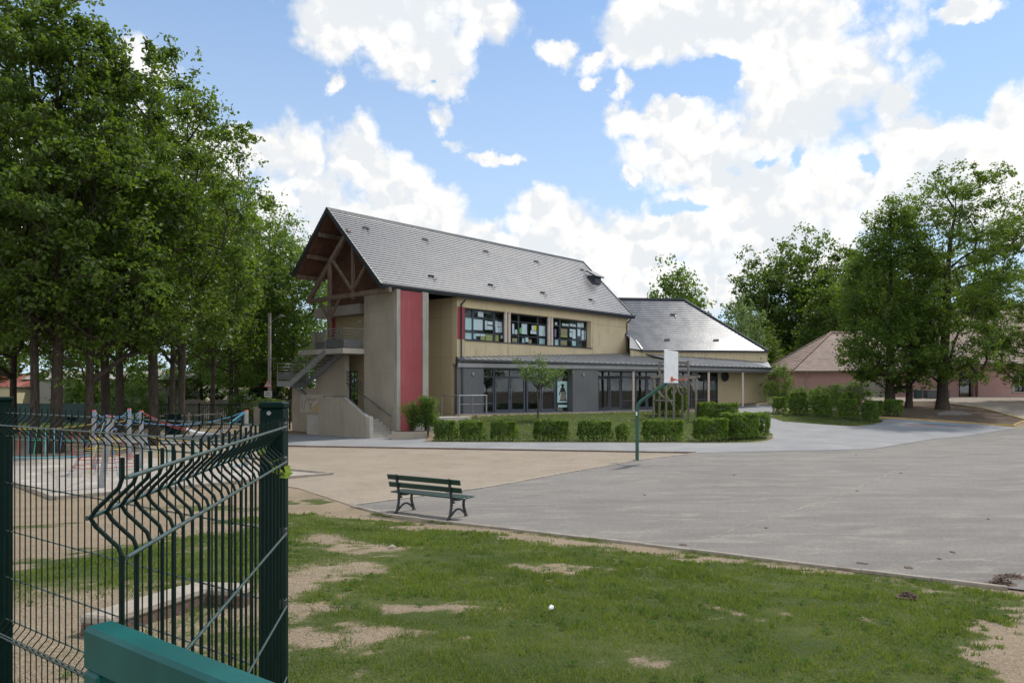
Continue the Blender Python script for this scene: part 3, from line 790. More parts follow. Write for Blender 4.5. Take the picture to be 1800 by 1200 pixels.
b = MB(); tiled(b, (VE - .05, ZE - .05 * SL), (VR, ZR), 31, U0, lambda t: U1)
tiled(b, (VL, zroof(VL)), (VR, ZR), 23, U0, lambda t: U1)
roof = part('roof', b, [M['slate'], M['tile_gap_shade']])
b = MB()
n = 62
for i in range(n):
    a = U0 - .05 + (U1 - U0 + .1) * i / n; c = U0 - .05 + (U1 - U0 + .1) * (i + 1.05) / n
    b.extr([(VR - .16, ZR - .12), (VR - .10, ZR + .03), (VR, ZR + .085), (VR + .10, ZR + .03), (VR + .16, ZR - .12)], 'x', a, c)
part('ridge_cap', b, M['anth'], roof)
for (uu, sgn) in ((U0, 1), (U1, 1)):
    b = MB()
    for (va, vb, k) in ((VE - .06, VR, 24), (VL + .03, VR, 18)):
        for i in range(k):
            t0, t1 = i / k, (i + 1.12) / k
            p = Vector((0, va + (vb - va) * t0, zroof(va + (vb - va) * t0) - .07)); q = Vector((0, va + (vb - va) * min(1, t1), zroof(va + (vb - va) * min(1, t1)) - .07))
            o_ = .02 if sgn > 0 else 0
            b.bar((uu, p.y, p.z + .02), (uu, q.y, q.z - .005), .09, .24, m=0)
    part('verge_trim', b, M['anth'], roof)
b = MB()
def slab(mb, v0, v1, off, th_, ua, ub):
    z0, z1 = zroof(v0) - off, zroof(v1) - off
    vs = [(ua, v0, z0), (ub, v0, z0), (ub, v1, z1), (ua, v1, z1), (ua, v0, z0 - th_), (ub, v0, z0 - th_), (ub, v1, z1 - th_), (ua, v1, z1 - th_)]
    mb.add(vs, [(0, 1, 2, 3), (7, 6, 5, 4), (0, 4, 5, 1), (1, 5, 6, 2), (2, 6, 7, 3), (3, 7, 4, 0)])
slab(b, VE + .05, VR - .02, .06, .05, U0 + .05, U1 - .05); slab(b, VL - .05, VR + .02, .06, .05, U0 + .05, U1 - .05)
for k in range(8):                                     # battens showing under the overhang
    uu = U0 + .4 + k * .5
    for (va, vb) in ((VE + .2, VR - .1), (VR + .1, VL - .1)):
        b.bar((uu, va, zroof(va) - .13), (uu, vb, zroof(vb) - .13), .05, .05)
part('soffit', b, M['soffit'], roof)
for (uu, vv) in ((-4.21, 3.53), (.56, 3.53), (6.3, 3.53), (11.84, 3.5), (17.8, 3.55), (-1.62, .56), (3.61, .56), (8.99, .55), (14.79, .55)):
    b = MB(); z = zroof(vv)
    b.box(uu - .22, uu + .22, vv - .03, vv + .03, z + .03, z + .11); b.bar((uu + .12, vv - .05, z + .05), (uu + .17, vv - .30, z - .16), .03, .03)
    part('roof_hook', b, M['anth'], roof)
b = MB(); uu, vv = 18.35, 2.75; z = zroof(vv)
b.box(uu - .42, uu + .42, vv - .42, vv + .30, z - .35, z + .32)
b.bar((uu, vv - .62, z + .16), (uu, vv + .40, z + .72), 1.15, .11, bev=.01)
part('roof_vent', b, M['anth'], roof)
b = MB()
prof = [(VE - .21, ZE - .11), (VE - .21, ZE - .01), (VE - .19, ZE - .01), (VE - .19, ZE - .10), (VE - .06, ZE - .10), (VE - .06, ZE - .02), (VE - .04, ZE - .02), (VE - .04, ZE - .27), (VE - .10, ZE - .27), (VE - .17, ZE - .16)]
b.extr(prof, 'x', U0 + .02, U1 + .1)
gut = part('gutter', b, M['anth'])
for (uu, zlo, off) in ((.28, 1.12, 0), (18.85, 5.6, 0)):
    b = MB()
    b.tube([(uu, VE - .10, ZE - .22), (uu, VE - .10, ZE - .36), (uu, VE + .02, ZE - .48), (uu, -.10, ZE - .62), (uu, -.10, 4.6 if zlo < 2 else zlo)] + ([(uu, -.19, 4.35), (uu, -.19, zlo)] if zlo < 2 else []), .05, 10)
    part('downpipe', b, M['anth'])

# --- main volume
b = MB()
b.wall(0, 19.2, 4.2, 8.3, 0, .42, holes=[(.67, 14.09, 5.71, 7.71)])
b.wall(19.0, 19.2, 1.0, 4.2, .0, 7.8)
part('facade_wall', b, M['beige'])
JOINTS = []
def joint(*bx, T=None):
    q = MB(T); q.box(*bx); part('panel_joint', q, M['ink_brown'])
joint(14.35, 19.15, -.004, .01, 7.52, 7.538)
for u in (7.0, 2.6):
    joint(u, u + .014, -.004, .01, 4.75, 5.64); joint(u, u + .014, -.004, .01, 7.76, 8.25)
joint(14.3, 14.314, -.004, .01, 4.9, 8.25)
b = MB(); b.box(.02, .66, -.012, .01, 5.72, 7.72); part('red_panel', b, M['red'])
b = MB(); b.box(.66, 14.2, -.09, .40, 5.655, 5.705); part('sill', b, M['anth'])
b = MB(); b.box(-.004, .36, .43, 3.2, .9, 8.3)
part('return_wall', b, M['beige_clean'])
joint(-.010, 0, .43, 3.1, 4.60, 4.618); joint(-.008, 0, 1.45, 1.464, 1.0, 8.2); joint(-.010, 0, .43, 3.1, 7.1, 7.118)
b = MB(); b.box(-2.9, 0, 3.2, 3.5, 0, 8.2); part('niche_wall', b, M['beige_clean'])
b = MB()
b.extr([(3.5, 0), (7.78, 0), (7.78, zroof(7.78) - .16), (VR, ZR - .16), (VE + .4, ZE - .0), (VE + .4, 8.2), (3.5, 8.2)], 'x', 18.8, 18.99)
b.box(0, 18.8, 7.6, 7.8, 0, 10.0)
part('rear_wall', b, M['beige_clean'])
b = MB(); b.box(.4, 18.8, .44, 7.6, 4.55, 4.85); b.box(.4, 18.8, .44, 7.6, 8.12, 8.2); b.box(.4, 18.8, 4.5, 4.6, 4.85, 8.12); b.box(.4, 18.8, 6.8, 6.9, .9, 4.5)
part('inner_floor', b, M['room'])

# --- first-floor windows
wins = [(.67, 4.75, (1.80, 3.76)), (4.75, 9.32, (6.22, 8.28)), (9.32, 14.09, (10.80, 12.86))]
for (ua, ub, mul) in wins:
    f = MB(); v = .40
    for z, h in ((5.74, .07), (6.235, .06), (7.19, .06), (7.68, .07)): f.box(ua, ub, v, v + .07, z - h / 2, z + h / 2)
    for u in (ua + .03, ub - .03): f.box(u - .03, u + .03, v - .003, v + .074, 5.705, 7.712)
    for u in mul:
        f.box(u - .055, u + .055, v - .006, v + .078, 5.71, 7.707)
    for u in mul: f.box(u + (.98 if u + 1.0 < ub - .2 else .9) - .02, u + (.98 if u + 1.0 < ub - .2 else .9) + .02, v + .01, v + .06, 6.265, 7.16)
    w = part('window', f, M['frame'])
    g = MB(); g.box(ua + .02, ub - .02, v + .03, v + .036, 5.73, 7.7); part('pane', g, M['glass'], w)
for u in (4.58, 4.93, 9.15, 9.47):
    b = MB(); b.tube([(u, .12, 5.705), (u, .12, 7.71)], .115, 14); part('window_column', b, M['mull'])

# --- stair tower of raw concrete
b = MB(); b.box(-5.22, -4.96, -.52, 2.38, -.1, 8.22); b.box(-4.96, -3.0, -.28, 2.30, -.1, 8.1); b.box(-5.20, -4.9, -.25, .35, 8.22, 8.62)
part('stair_tower', b, M['concrete'])
for z in (7.12, 3.55):
    b = MB(); b.box(-5.223, -5.20, -.515, 2.37, z, z + .015); part('casting_joint', b, M['ink_brown'])
b = MB(); b.box(-4.955, -3.32, -.50, -.30, .22, 8.2); part('red_panel', b, M['red'])
b = MB(); b.box(-4.955, -3.0, -.54, -.28, -.1, .22); part('tower_base', b, M['concrete'])
for (ua, ub) in ((-5.225, -4.975), (-3.318, -2.90)):
    b = MB(); b.box(ua, ub, -.56 if ub < -4 else -.60, -.30, -.1, 8.235); part('pilaster', b, M['pilaster'])

# --- gable wall under the roof overhang, with its two doors
b = MB()
ZGt = 12.9
b.extr([(2.38, 0), (4.58, 0), (4.58, 3.77), (5.49, 3.77), (5.49, 0), (7.7, 0), (7.7, 4.9), (6.84, 4.9), (6.84, 7.16), (4.69, 7.16), (4.69, 4.9), (2.38, 4.9)][::1], 'x', -4.0, -3.75)
b.box(-4.0, -3.75, 2.38, 4.69, 4.9, 7.16); b.box(-4.0, -3.75, 6.84, 7.7, 4.9, 7.16)
part('gable_wall', b, M['beige_clean'])
b = MB(); b.extr([(2.38, 7.16), (7.7, 7.16), (7.7, zroof(7.7) - .2), (VR, ZR - .2), (VE + .5, zroof(VE + .5) - .2), (VE + .5, 8.24), (2.38, 8.24)], 'x', -4.0, -3.75); part('gable_cladding', b, M['soffit'])
b = MB(); b.box(-4.02, -3.99, 6.86, 7.7, 5.0, 7.14); part('red_panel', b, M['red'])
for (va, vb, za, zb) in ((4.58, 5.49, 1.15, 3.77), (4.69, 6.84, 5.0, 7.16)):
    f = MB(); nn = 1 if vb - va < 1.2 else 2
    f.box(-3.95, -3.88, va, vb, zb - .09, zb); f.box(-3.95, -3.88, va, vb, za, za + .25)
    for k in range(nn + 1):
        y = va + (vb - va - .1) * k / nn; f.box(-3.953, -3.876, y, y + .1, za, zb)
    if za < 3:
        for z in (1.9, 2.5, 3.1): f.box(-3.94, -3.89, va, vb, z, z + .05)
        f.box(-3.945, -3.885, 5.02, 5.06, za, zb)
    d = part('door', f, M['frame'])
    g = MB(); g.box(-3.92, -3.914, va + .05, vb - .05, za + .1, zb - .05); part('pane', g, M['glass_dark'], d)
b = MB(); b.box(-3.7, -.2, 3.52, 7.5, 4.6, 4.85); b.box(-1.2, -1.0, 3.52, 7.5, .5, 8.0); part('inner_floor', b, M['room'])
b = MB(); b.box(-4.6, -4.0, 3.6, 8.3, 7.18, 7.78); part('door_canopy', b, M['stone_grey'], label='pale grey canopy box above the upper door')
b = MB(); b.box(-4.09, -4.0, 4.25, 4.45, 6.72, 6.84, bev=.01); part('wall_lamp', b, M['white'])

# --- concrete walls, steps and balcony of the outside stair
b = MB()
b.extr([(3.9, -.4), (9.5, -.4), (9.5, 2.71), (6.9, 2.71), (6.9, 4.69), (3.9, 4.69)], 'x', -5.45, -5.15)
b.box(-5.3, -5.1, 6.4, 7.5, 4.69, 6.17)
part('stair_back_wall', b, M['concrete'])
b = MB(); b.extr([(-.62, -.1), (4.1, -.1), (4.1, 2.17), (1.65, 2.17), (-.25, 1.19), (-.62, 1.15)], 'x', -7.15, -6.95)
lw = part('stair_side_wall', b, M['concrete'])
b = MB(); b.extr([(-.66, -.1), (-.30, -.1), (-.30, 1.21), (1.63, 2.205), (1.63, 2.17), (-.25, 1.185), (-.62, 1.18)], 'x', -7.17, -6.93)
part('worn_edge', b, M['concrete_pale'], lw)
b = MB(); b.tube([(-7.05, 3.7, 2.17), (-7.05, 3.7, 2.27), (-7.05, 1.6, 2.27), (-7.05, -.1, 1.36)], .025, 8); part('handrail', b, M['galv_dark'], lw)
b = MB()
for k in range(7):
    b.box(-6.94, -5.24, -.55 + .30 * k, 1.55 + .01, -.1 + (0 if k == 0 else .164 * k - .064 + .164 - .1), .164 * (k + 1)) if k < 6 else None
b.box(-6.94, -4.0, 1.56, 5.6, -.1, 1.15)
part('stair_step', b, M['concrete_pale'])
b = MB()
b.tube([(-5.29, 2.49, 2.30), (-5.29, 2.2, 2.25), (-5.29, .0, 1.22), (-5.29, -.12, 1.19)], .024, 8)
for v, z in ((2.2, 2.2), (1.1, 1.72), (.1, 1.22)): b.tube([(-5.29, v, z), (-5.22, v, z - .03)], .014, 6)
part('handrail', b, M['galv_dark'])
b = MB()
for k, dz in enumerate((0, .22, .44, .66)):
    b.tube([(-5.35, 2.45, 2.35 + dz), (-5.35, 4.2, 3.2 + dz)], .02 if k < 3 else .026, 6)
b.tube([(-5.35, 4.2, 3.1), (-5.35, 4.2, 3.95)], .025, 6)
part('handrail', b, M['anth'])
b = MB(); b.box(-6.7, -4.0, 2.384, 6.9, 4.70, 5.0, bev=.015)
balc = part('balcony', b, M['concrete_pale'])

def railing(pts, h=1.13, mesh=True, parent=None, m='galv', bars=(.62, .8, .96)):
    rb = MB()
    for i in range(len(pts) - 1):
        a = Vector(pts[i]); c = Vector(pts[i + 1]); L = (c - a).length; n = max(1, int(round(L / 1.3)))
        up = Vector((0, 0, 1))
        rb.tube([a + up * h, c + up * h], .026, 8)
        for hh in bars: rb.tube([a + up * hh, c + up * hh], .011, 6)
        for k in range(n + 1):
            p = a.lerp(c, k / n); rb.bar(p - up * .12, p + up * h, .05, .02)
    o = part('railing', rb, M[m], parent or school)
    if mesh:
        pb_ = MB()
        for i in range(len(pts) - 1):
            a = Vector(pts[i]); c = Vector(pts[i + 1]); up = Vector((0, 0, 1)); d = (c - a).normalized()
            a2 = a + d * .06; c2 = c - d * .06
            s_ = Vector((-d.y, d.x, 0)).normalized() * .006
            pb_.add([a2 + up * .07 + s_, c2 + up * .07 + s_, c2 + up * .52 + s_, a2 + up * .52 + s_, a2 + up * .07 - s_, c2 + up * .07 - s_, c2 + up * .52 - s_, a2 + up * .52 - s_], [(0, 1, 2, 3), (7, 6, 5, 4), (0, 4, 5, 1), (3, 2, 6, 7), (0, 3, 7, 4), (1, 5, 6, 2)])
        part('infill_panel', pb_, M['galv_dark'], o)
    return o
railing([(-5.25, 2.41, 5.0), (-6.67, 2.41, 5.0), (-6.67, 4.13, 5.0)], parent=balc)
railing([(-5.55, 4.13, 5.0), (-5.55, 6.8, 5.0), (-4.1, 6.8, 5.0)], parent=balc)

steel = part('steel_stair', (lambda q: (q.box(-6.7, -5.5, 7.65, 9.22, 3.12, 3.17), q)[1])(MB()), M['galv_dark'])
for uu in (-6.7, -5.6):
    b = MB()
    b.bar((uu, 4.05, 4.83), (uu, 7.72, 2.99), .035, .36, bev=.004); b.bar((uu, 7.68, 2.99), (uu, 9.22, 2.99), .035, .34, bev=.004)
    part('stringer', b, M['galv'], steel)
b = MB(); b.box(-6.68, -5.62, 9.18, 9.22, 2.83, 3.16); b.box(-6.68, -5.62, 7.66, 7.70, 2.75, 3.1); b.bar((-5.62, 9.0, 2.8), (-5.48, 7.9, 2.35), .12, .12); part('landing_beam', b, M['galv_dark'], steel)
for k in range(9):
    t = (k + .6) / 9.6; v = 7.65 - 3.5 * t; z = 3.17 + 1.83 * t
    b = MB(); b.box(-6.68, -5.62, v - .15, v + .14, z - .035, z, bev=.004); part('tread', b, M['galv_dark'], steel)
for uu in (-6.7, -5.6):
    rb = MB()
    for hh, rr in ((1.08, .025), (.85, .011), (.68, .011), (.51, .011), (.34, .011)):
        rb.tube([(uu, 4.13, 5.0 + hh), (uu, 7.65, 3.17 + hh), (uu, 9.2, 3.17 + hh)], rr, 6)
    for v, z in ((4.13, 5.0), (5.9, 4.08), (7.65, 3.17), (9.18, 3.17)): rb.bar((uu, v, z - .1), (uu, v, z + 1.08), .05, .02)
    rl = part('railing', rb, M['galv'], steel)
    pb_ = MB(); pb_.box(uu - .005, uu + .005, 7.7, 9.15, 3.24, 3.66); part('infill_panel', pb_, M['galv_dark'], rl)
rb = MB()
for hh in (1.08, .85, .68, .51): rb.tube([(-6.7, 9.2, 3.17 + hh), (-5.6, 9.2, 3.17 + hh)], .014, 6)
part('railing', rb, M['galv'], steel)

# --- open timber truss under the roof overhang
truss = part('roof_truss', (lambda q: (q.bar((-5.85, 7.15, 8.05), (-5.85, -.75, 8.12), .22, .26, bev=.012), q)[1])(MB()), M['wood'])
def tb(name, a, c, w=.17, h=.17):
    q = MB(); q.bar(a, c, w, h, bev=.01); part(name, q, M['wood'], truss)
tb('post', (-5.85, 4.87, 5.0), (-5.85, 4.87, 10.25), .20, .20)
tb('post', (-5.85, 2.6, 7.85), (-5.85, 2.6, 11.1), .17, .17)
tb('rafter', (-5.85, 7.0, 8.15), (-5.85, 3.0, zroof(7.0) + .95), .2, .28)
tb('rafter', (-5.85, -.1, 8.35), (-5.85, 4.2, 12.55), .2, .28)
tb('brace', (-5.87, 4.5, 10.25), (-5.87, 2.72, 8.45), .14, .16)
tb('brace', (-5.87, 1.35, 9.7), (-5.87, 2.5, 8.45), .14, .16)
tb('brace', (-5.87, 4.87, 6.7), (-5.87, 5.85, 7.98), .12, .14)
tb('brace', (-5.87, 4.87, 6.7), (-5.87, 3.9, 7.98), .12, .14)
for v in (5.66, 6.86, 8.0):
    q = MB(); z = zroof(v) - .30; q.bar((-6.1, v, z), (-4.0, v, z), .14, .26, bev=.01); part('purlin', q, M['wood'], truss)
for v in (3.4, 2.0, .6):
    q = MB(); z = zroof(v) - .30; q.bar((-6.0, v, z), (-4.0, v, z), .14, .26, bev=.01); part('purlin', q, M['wood'], truss)

# --- grey ground floor set at an angle, glazed doors, canopy on posts
b = MB(TA)
b.wall(0, 10.0, ZG - .15, 4.25, 0, .30, holes=[(1.79, 8.3, ZG, 3.93)])
b.box(10.0, 10.3, 0, 2.0, ZG - .15, 4.25)
b.box(1.60, 1.79, .30, .72, ZG, 3.93); b.box(8.3, 8.5, .30, .72, ZG, 3.93)
b.box(1.79, 8.3, .3, .9, 3.93, 4.1)
part('ground_floor_wall', b, M['grey'])
for t in (.9, 9.2): joint(t, t + .012, -.004, .01, 1.2, 4.2, T=TA)
b = MB(TA); b.box(10.3, 25.95, -.02, .22, 3.88, 4.27); b.box(10.3, 22.6, .22, 2.3, 3.90, 3.96); b.add([(22.6, .22, 3.93), (25.95, .22, 3.93), (27.4, 1.75, 3.93), (22.6, 2.3, 3.93)], [(3, 2, 1, 0)])
b.bar((25.93, .1, 4.075), (27.5, 1.85, 4.075), .2, .39)
part('canopy_fascia', b, M['grey'])

def back(t): return .397 * t if t <= 17.8 else 5.32 - (t - 17.86) * .3703
def ze(t): return 4.50 - .22 * t / 26
def zb(t): return 4.63 + .82 * t / 17.85 if t <= 17.8 else 5.38 - (t - 17.86) / 9.64 * .61
b = MB(TA)
ts = [26.0 * i / 60 for i in range(61)]
for i in range(60):
    t0, t1 = ts[i], ts[i + 1]
    b0, b1 = max(.02, back(min(t0, 25.93))), max(.03, back(min(t1, 25.93)))
    if t0 < 17.8 <= t1: b1 = b0 + .1; zz1 = zb(t0)
    else: zz1 = zb(min(t1, 25.93))
    za0, za1 = ze(t0), ze(t1)
    b.add([(t0, -.14, za0), (t1, -.14, za1), (t1, b1, zz1), (t0, b0, zb(t0))], [(0, 1, 2, 3)])
    b.bar((t0, -.14, za0 + .02), (t0, b0, zb(t0) + .02), .03, .05)
b.add([(26.0, -.14, ze(26)), (27.55, 1.72, 4.77), (25.93, back(25.93), zb(25.93))], [(0, 1, 2)])
b.box(0, 26.0, -.13, .2, 4.0, 4.25)
aw = part('canopy_roof', b, M['zinc'])
b = MB(TA)
for i in range(13):
    t0, t1 = 2 * i, 2 * i + 2
    b.bar((t0, -.20, ze(t0) - .08), (t1, -.20, ze(t1) - .08), .12, .13)
part('gutter', b, M['anth'], aw)
b = MB(TA); b.box(-.05, .0, -.16, .25, 4.2, 4.62); part('end_flashing', b, M['anth'], aw)
for t in (13.28, 16.65, 20.01, 23.33):
    b = MB(TA); b.tube([(t, .12, ZG - .1), (t, .12, 3.9)], .085, 14); part('canopy_column', b, M['mull'])

def glazed(t0, t1, off, z0, z1, vert, horiz, name='glazed_screen'):
    f = MB(TA)
    f.box(t0, t1, off, off + .07, z1 - .07, z1); f.box(t0, t1, off, off + .07, z0, z0 + .07)
    for t in [t0, *vert, t1 - .07]: f.box(t, t + .07, off - .004, off + .074, z0, z1)
    for (a, c, z) in horiz: f.box(a, c, off + .004, off + .066, z - .035, z + .035)
    o = part(name, f, M['frame'])
    g = MB(TA); g.box(t0 + .03, t1 - .03, off + .035, off + .041, z0 + .03, z1 - .03); part('pane', g, M['glass_dark'], o)
    return o
def leafdoor(t0, t1, off, z0, z1, handle_right):
    f = MB(TA); w = .115
    f.box(t0, t0 + w, off - .012, off + .06, z0, z1); f.box(t1 - w, t1, off - .012, off + .06, z0, z1)
    f.box(t0 + w, t1 - w, off - .012, off + .06, z1 - w, z1); f.box(t0 + w, t1 - w, off - .012, off + .06, z0, z0 + .20)
    d = part('door', f, M['frame'])
    g = MB(TA); g.box(t0 + w, t1 - w, off + .02, off + .028, z0 + .2, z1 - w); part('pane', g, M['glass_dark'], d)
    h = MB(TA); th = t1 - .06 if handle_right else t0 + .06
    h.tube([(th, off - .02, z0 + .95), (th, off - .08, z0 + .95), (th, off - .08, z0 + 1.55), (th, off - .02, z0 + 1.55)], .018, 8); part('handle', h, M['galv'], d)
glazed(1.79, 2.80, .6, ZG, 3.93, [], [(1.8, 2.8, 3.42), (1.8, 2.8, 1.75)])
glazed(2.80, 5.10, .6, 3.42, 3.93, [3.9], [])
leafdoor(2.84, 3.93, .6, ZG, 3.40, True); leafdoor(3.95, 5.04, .6, ZG, 3.40, False)
glazed(5.10, 7.40, .6, 3.42, 3.93, [6.2], [])
leafdoor(5.14, 6.22, .6, ZG, 3.40, True); leafdoor(6.24, 7.33, .6, ZG, 3.40, False)
glazed(7.40, 8.30, .6, ZG, 3.93, [], [(7.4, 8.3, 3.42)])
glazed(10.3, 11.5, 2.0, ZG, 3.92, [], [(10.3, 11.5, 3.5)])
glazed(11.5, 13.60, 2.0, 3.5, 3.92, [12.5], [])
leafdoor(11.56, 12.54, 2.0, ZG, 3.47, True); leafdoor(12.56, 13.54, 2.0, ZG, 3.47, False)
glazed(13.60, 14.75, 2.0, ZG, 3.92, [], [(13.6, 14.75, 3.5), (13.6, 14.75, 1.8)])
glazed(14.75, 16.9, 2.0, 3.5, 3.92, [15.8], [])
leafdoor(14.80, 15.83, 2.0, ZG, 3.47, True); leafdoor(15.85, 16.86, 2.0, ZG, 3.47, False)
glazed(16.9, 20.0, 2.0, ZG, 3.92, [18.0, 19.2], [(16.9, 20, 3.5), (19.2, 20, 1.8)])
glazed(20.0, 22.6, 2.0, ZG, 3.92, [21.2], [(20, 22.6, 3.55), (20, 22.6, 1.85)])
b = MB(TA)
b.add([(22.6, 2.0, ZG - .2), (27.5, 1.74, ZG - .2), (27.5, 1.74, 4.0), (22.6, 2.0, 4.0)], [(0, 1, 2, 3)])
part('canopy_end_wall', b, M['beige_clean'])
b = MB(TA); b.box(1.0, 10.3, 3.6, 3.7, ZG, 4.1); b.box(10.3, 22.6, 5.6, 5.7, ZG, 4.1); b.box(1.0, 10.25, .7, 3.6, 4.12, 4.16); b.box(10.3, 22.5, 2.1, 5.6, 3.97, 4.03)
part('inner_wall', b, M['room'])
b = MB(TA); b.box(-.1, 27.6, -.55, 6.0, .2, ZG - .008, bev=.01); b.box(-3.6, -.12, -2.4, -.5, .2, 1.04)
part('plinth', b, M['concrete_pale'])
for t in (1.05, 9.1):
    b = MB(TA); b.tube([(t, -.002, 3.62), (t, -.10, 3.62)], .075, 14); b.tube([(t, -.06, 3.55), (t, -.075, 3.47)], [.07, .05], 12); part('wall_lamp', b, M['galv'])
for (cx, cz, nm) in ((.42, 3.47, 0), (-1.35, 3.47, 1)):
    q = MB(TA @ Matrix.Translation(((23.25, 1.93, cz + .12) if nm == 0 else (21.15, 1.90, cz + .12))))
    ring = [(.33 * math.cos(a), .33 * math.sin(a)) for a in np.linspace(0, 2 * math.pi, 33)]
    q.tube([(x, -.03, z) for x, z in ring], .05, 8, caps=False)
    if nm: q.bar((-.33, -.02, 0), (.33, -.02, 0), .05, .05); q.bar((0, -.02, -.33), (0, -.02, .33), .05, .05)
    q.add([(x, -.012, z) for x, z in ring[:-1]], [tuple(range(32))], 1)
    part('round_window', q, [M['anth'], M['ink']])

# --- single-storey wing with its own hipped roof
b = MB(TW)
b.wall(0, WLEN, 3.95, 5.52, 0, .3); b.box(0, .3, .3, 5.5, 3.5, 5.5); b.box(WLEN - .3, WLEN, .3, 10, .8, 5.52); b.box(.3, WLEN - .3, 9.7, 10, .8, 5.5)
b.box(WLEN - 3.0, WLEN, .02, .3, .8, 3.95)
b.add([TW.inverted() @ (TBi @ Vector(p)) for p in ((9.05, 58.25, 4.6), (9.46, 61.2, 4.6), (9.46, 61.2, 7.15), (9.05, 58.25, 5.62), (10.13, 59.5, 4.6), (10.13, 59.5, 5.6))], [(0, 1, 2, 3), (4, 0, 3, 5)])
part('wing_wall', b, M['beige'])
b = MB(TW); ey, ez = -.12, 5.66; ry, rz = 4.75, 10.2
t0 = MB(); tiled(t0, (ey, ez), (ry, rz), 27, 0, lambda t: (WLEN - .05) - 5.15 * t, u0f=lambda t: -1.15 * min(1, t * 3) * (t < .34) - (1.15 + (t - .34) * 6.5) * (t >= .34))
tiled(t0, (10.1, ez), (ry, rz), 27, -4, lambda t: (WLEN - .05) - 5.15 * t)
for f_, m__ in zip(t0.f, t0.mi): b.add([t0.v[i] for i in f_], [tuple(range(len(f_)))], m__)
b.add([(WLEN - .02, ey, ez), (WLEN - .02, 10.1, ez), (WLEN - 5.2, ry, rz)], [(0, 1, 2)])
TWi = TW.inverted()
def wloc(x, y, z): return TWi @ (TBi @ Vector((x, y, z)))
m_, v1_ = wloc(9.0, 58.2, 5.68), wloc(9.46, 61.2, 7.22)
b.add([m_, (0, ey, ez), v1_], [(0, 1, 2)])
wr = part('wing_roof', b, [M['slate'], M['tile_gap_shade']])
b = MB(TW)
b.bar((WLEN - .02, ey, ez + .03), (WLEN - 5.2, ry, rz + .04), .20, .10); b.bar((-5.4, ry, rz + .04), (WLEN - 5.15, ry, rz + .04), .24, .11); b.bar((.0, ey, ez + .05), tuple(v1_ + Vector((0, 0, .05))), .13, .10); b.bar(tuple(m_), (0, ey - .06, ez - .05), .1, .1)
b.tube([(WLEN - 5.2, ry, rz), (WLEN - 5.2, ry, rz + .22)], .03, 6)
part('ridge_cap', b, M['anth'], wr)
b = MB(TW); b.box(-.25, WLEN - .05, ey - .16, ey - .01, ez - .11, ez + .02); b.box(-.1, WLEN + .02, ey - .02, .05, ez - .14, ez - .06); part('gutter', b, M['anth'], wr)
for (x, y) in ((-.2, 3.15), (3.6, 3.15), (2.3, .75), (6.35, .75)):
    q = MB(TW); z = ez + (y - ey) * (rz - ez) / (ry - ey); q.box(x - .22, x + .22, y - .03, y + .03, z + .02, z + .12); q.bar((x + .12, y - .05, z + .05), (x + .17, y - .28, z - .15), .03, .03) if y > 2 else None
    part('roof_hook', q, M['anth'], wr)
b = MB(TW); b.tube([(WLEN - .55, -.02, 5.05), (WLEN - .55, .02, 5.05)], .07, 12); part('air_grille', b, M['ink_brown'])

# --- papers stuck to the inside of the first-floor windows
PAPERS = [(1.18,1.74,6.39,7.14,'a'),(2.32,2.82,7.28,7.6,'p'),(1.91,2.76,6.42,7.11,'p'),(1.94,2.15,6.93,7.1,'y'),(2.98,3.19,6.49,7.08,'p'),(3.2,3.7,6.83,7.05,'p'),(3.2,3.7,6.51,6.75,'p'),(3.95,4.21,6.73,7.11,'p'),(4.25,4.62,6.76,7.08,'p'),(3.97,4.25,6.36,6.72,'p'),(4.27,4.49,6.37,6.73,'p'),(4.51,4.72,6.39,6.75,'p'),(4.64,4.73,6.76,7.02,'p'),(1.18,1.74,5.8,6.2,'a'),(1.89,2.14,5.86,6.18,'a'),(2.15,2.52,6.04,6.2,'p'),(2.55,3.01,6.04,6.2,'p'),(2.57,2.99,5.81,6.01,'o'),(3.06,3.7,5.79,6.2,'o'),(3.96,4.29,5.79,6.2,'o'),(4.48,4.7,5.99,6.2,'p'),(5.64,5.85,6.36,7.03,'p'),(5.9,6.15,6.35,6.66,'p'),(5.64,6.15,5.79,6.07,'t'),(6.42,6.59,6.43,6.8,'g'),(6.62,7.18,6.4,7.09,'p'),(7.67,7.92,6.7,7.04,'p'),(7.55,7.87,6.46,6.68,'p'),(7.89,8.2,6.46,6.68,'p'),(7.93,8.2,6.72,7.06,'y'),(8.47,9.2,6.36,7.08,'p'),(6.66,6.9,5.8,6.11,'a'),(7.01,7.31,5.87,6.18,'p'),(7.34,7.67,5.79,6.06,'t'),(8.52,9.15,5.79,6.18,'a'),(10.29,10.53,7.24,7.43,'p'),(11.13,11.5,7.24,7.4,'p'),(11.55,11.92,7.24,7.39,'p'),(12.04,12.4,7.24,7.43,'p'),(12.45,12.8,7.24,7.42,'p'),(12.96,13.42,7.24,7.55,'p'),(13.47,13.78,7.24,7.58,'p'),(10.24,10.44,6.37,6.93,'v'),(10.98,11.75,6.58,7.02,'t'),(10.96,11.75,6.39,6.57,'o'),(12.04,12.76,6.88,7.05,'p'),(12.4,12.77,6.36,6.87,'p'),(12.02,12.37,6.46,6.82,'p'),(12.98,13.35,6.58,7.09,'p'),(13.52,14.0,6.69,7.03,'p'),(13.52,14.0,6.31,6.67,'p'),(10.96,11.7,5.82,6.18,'t'),(12.33,12.8,5.84,6.18,'a'),(10.27,10.67,5.79,6.18,'a')]
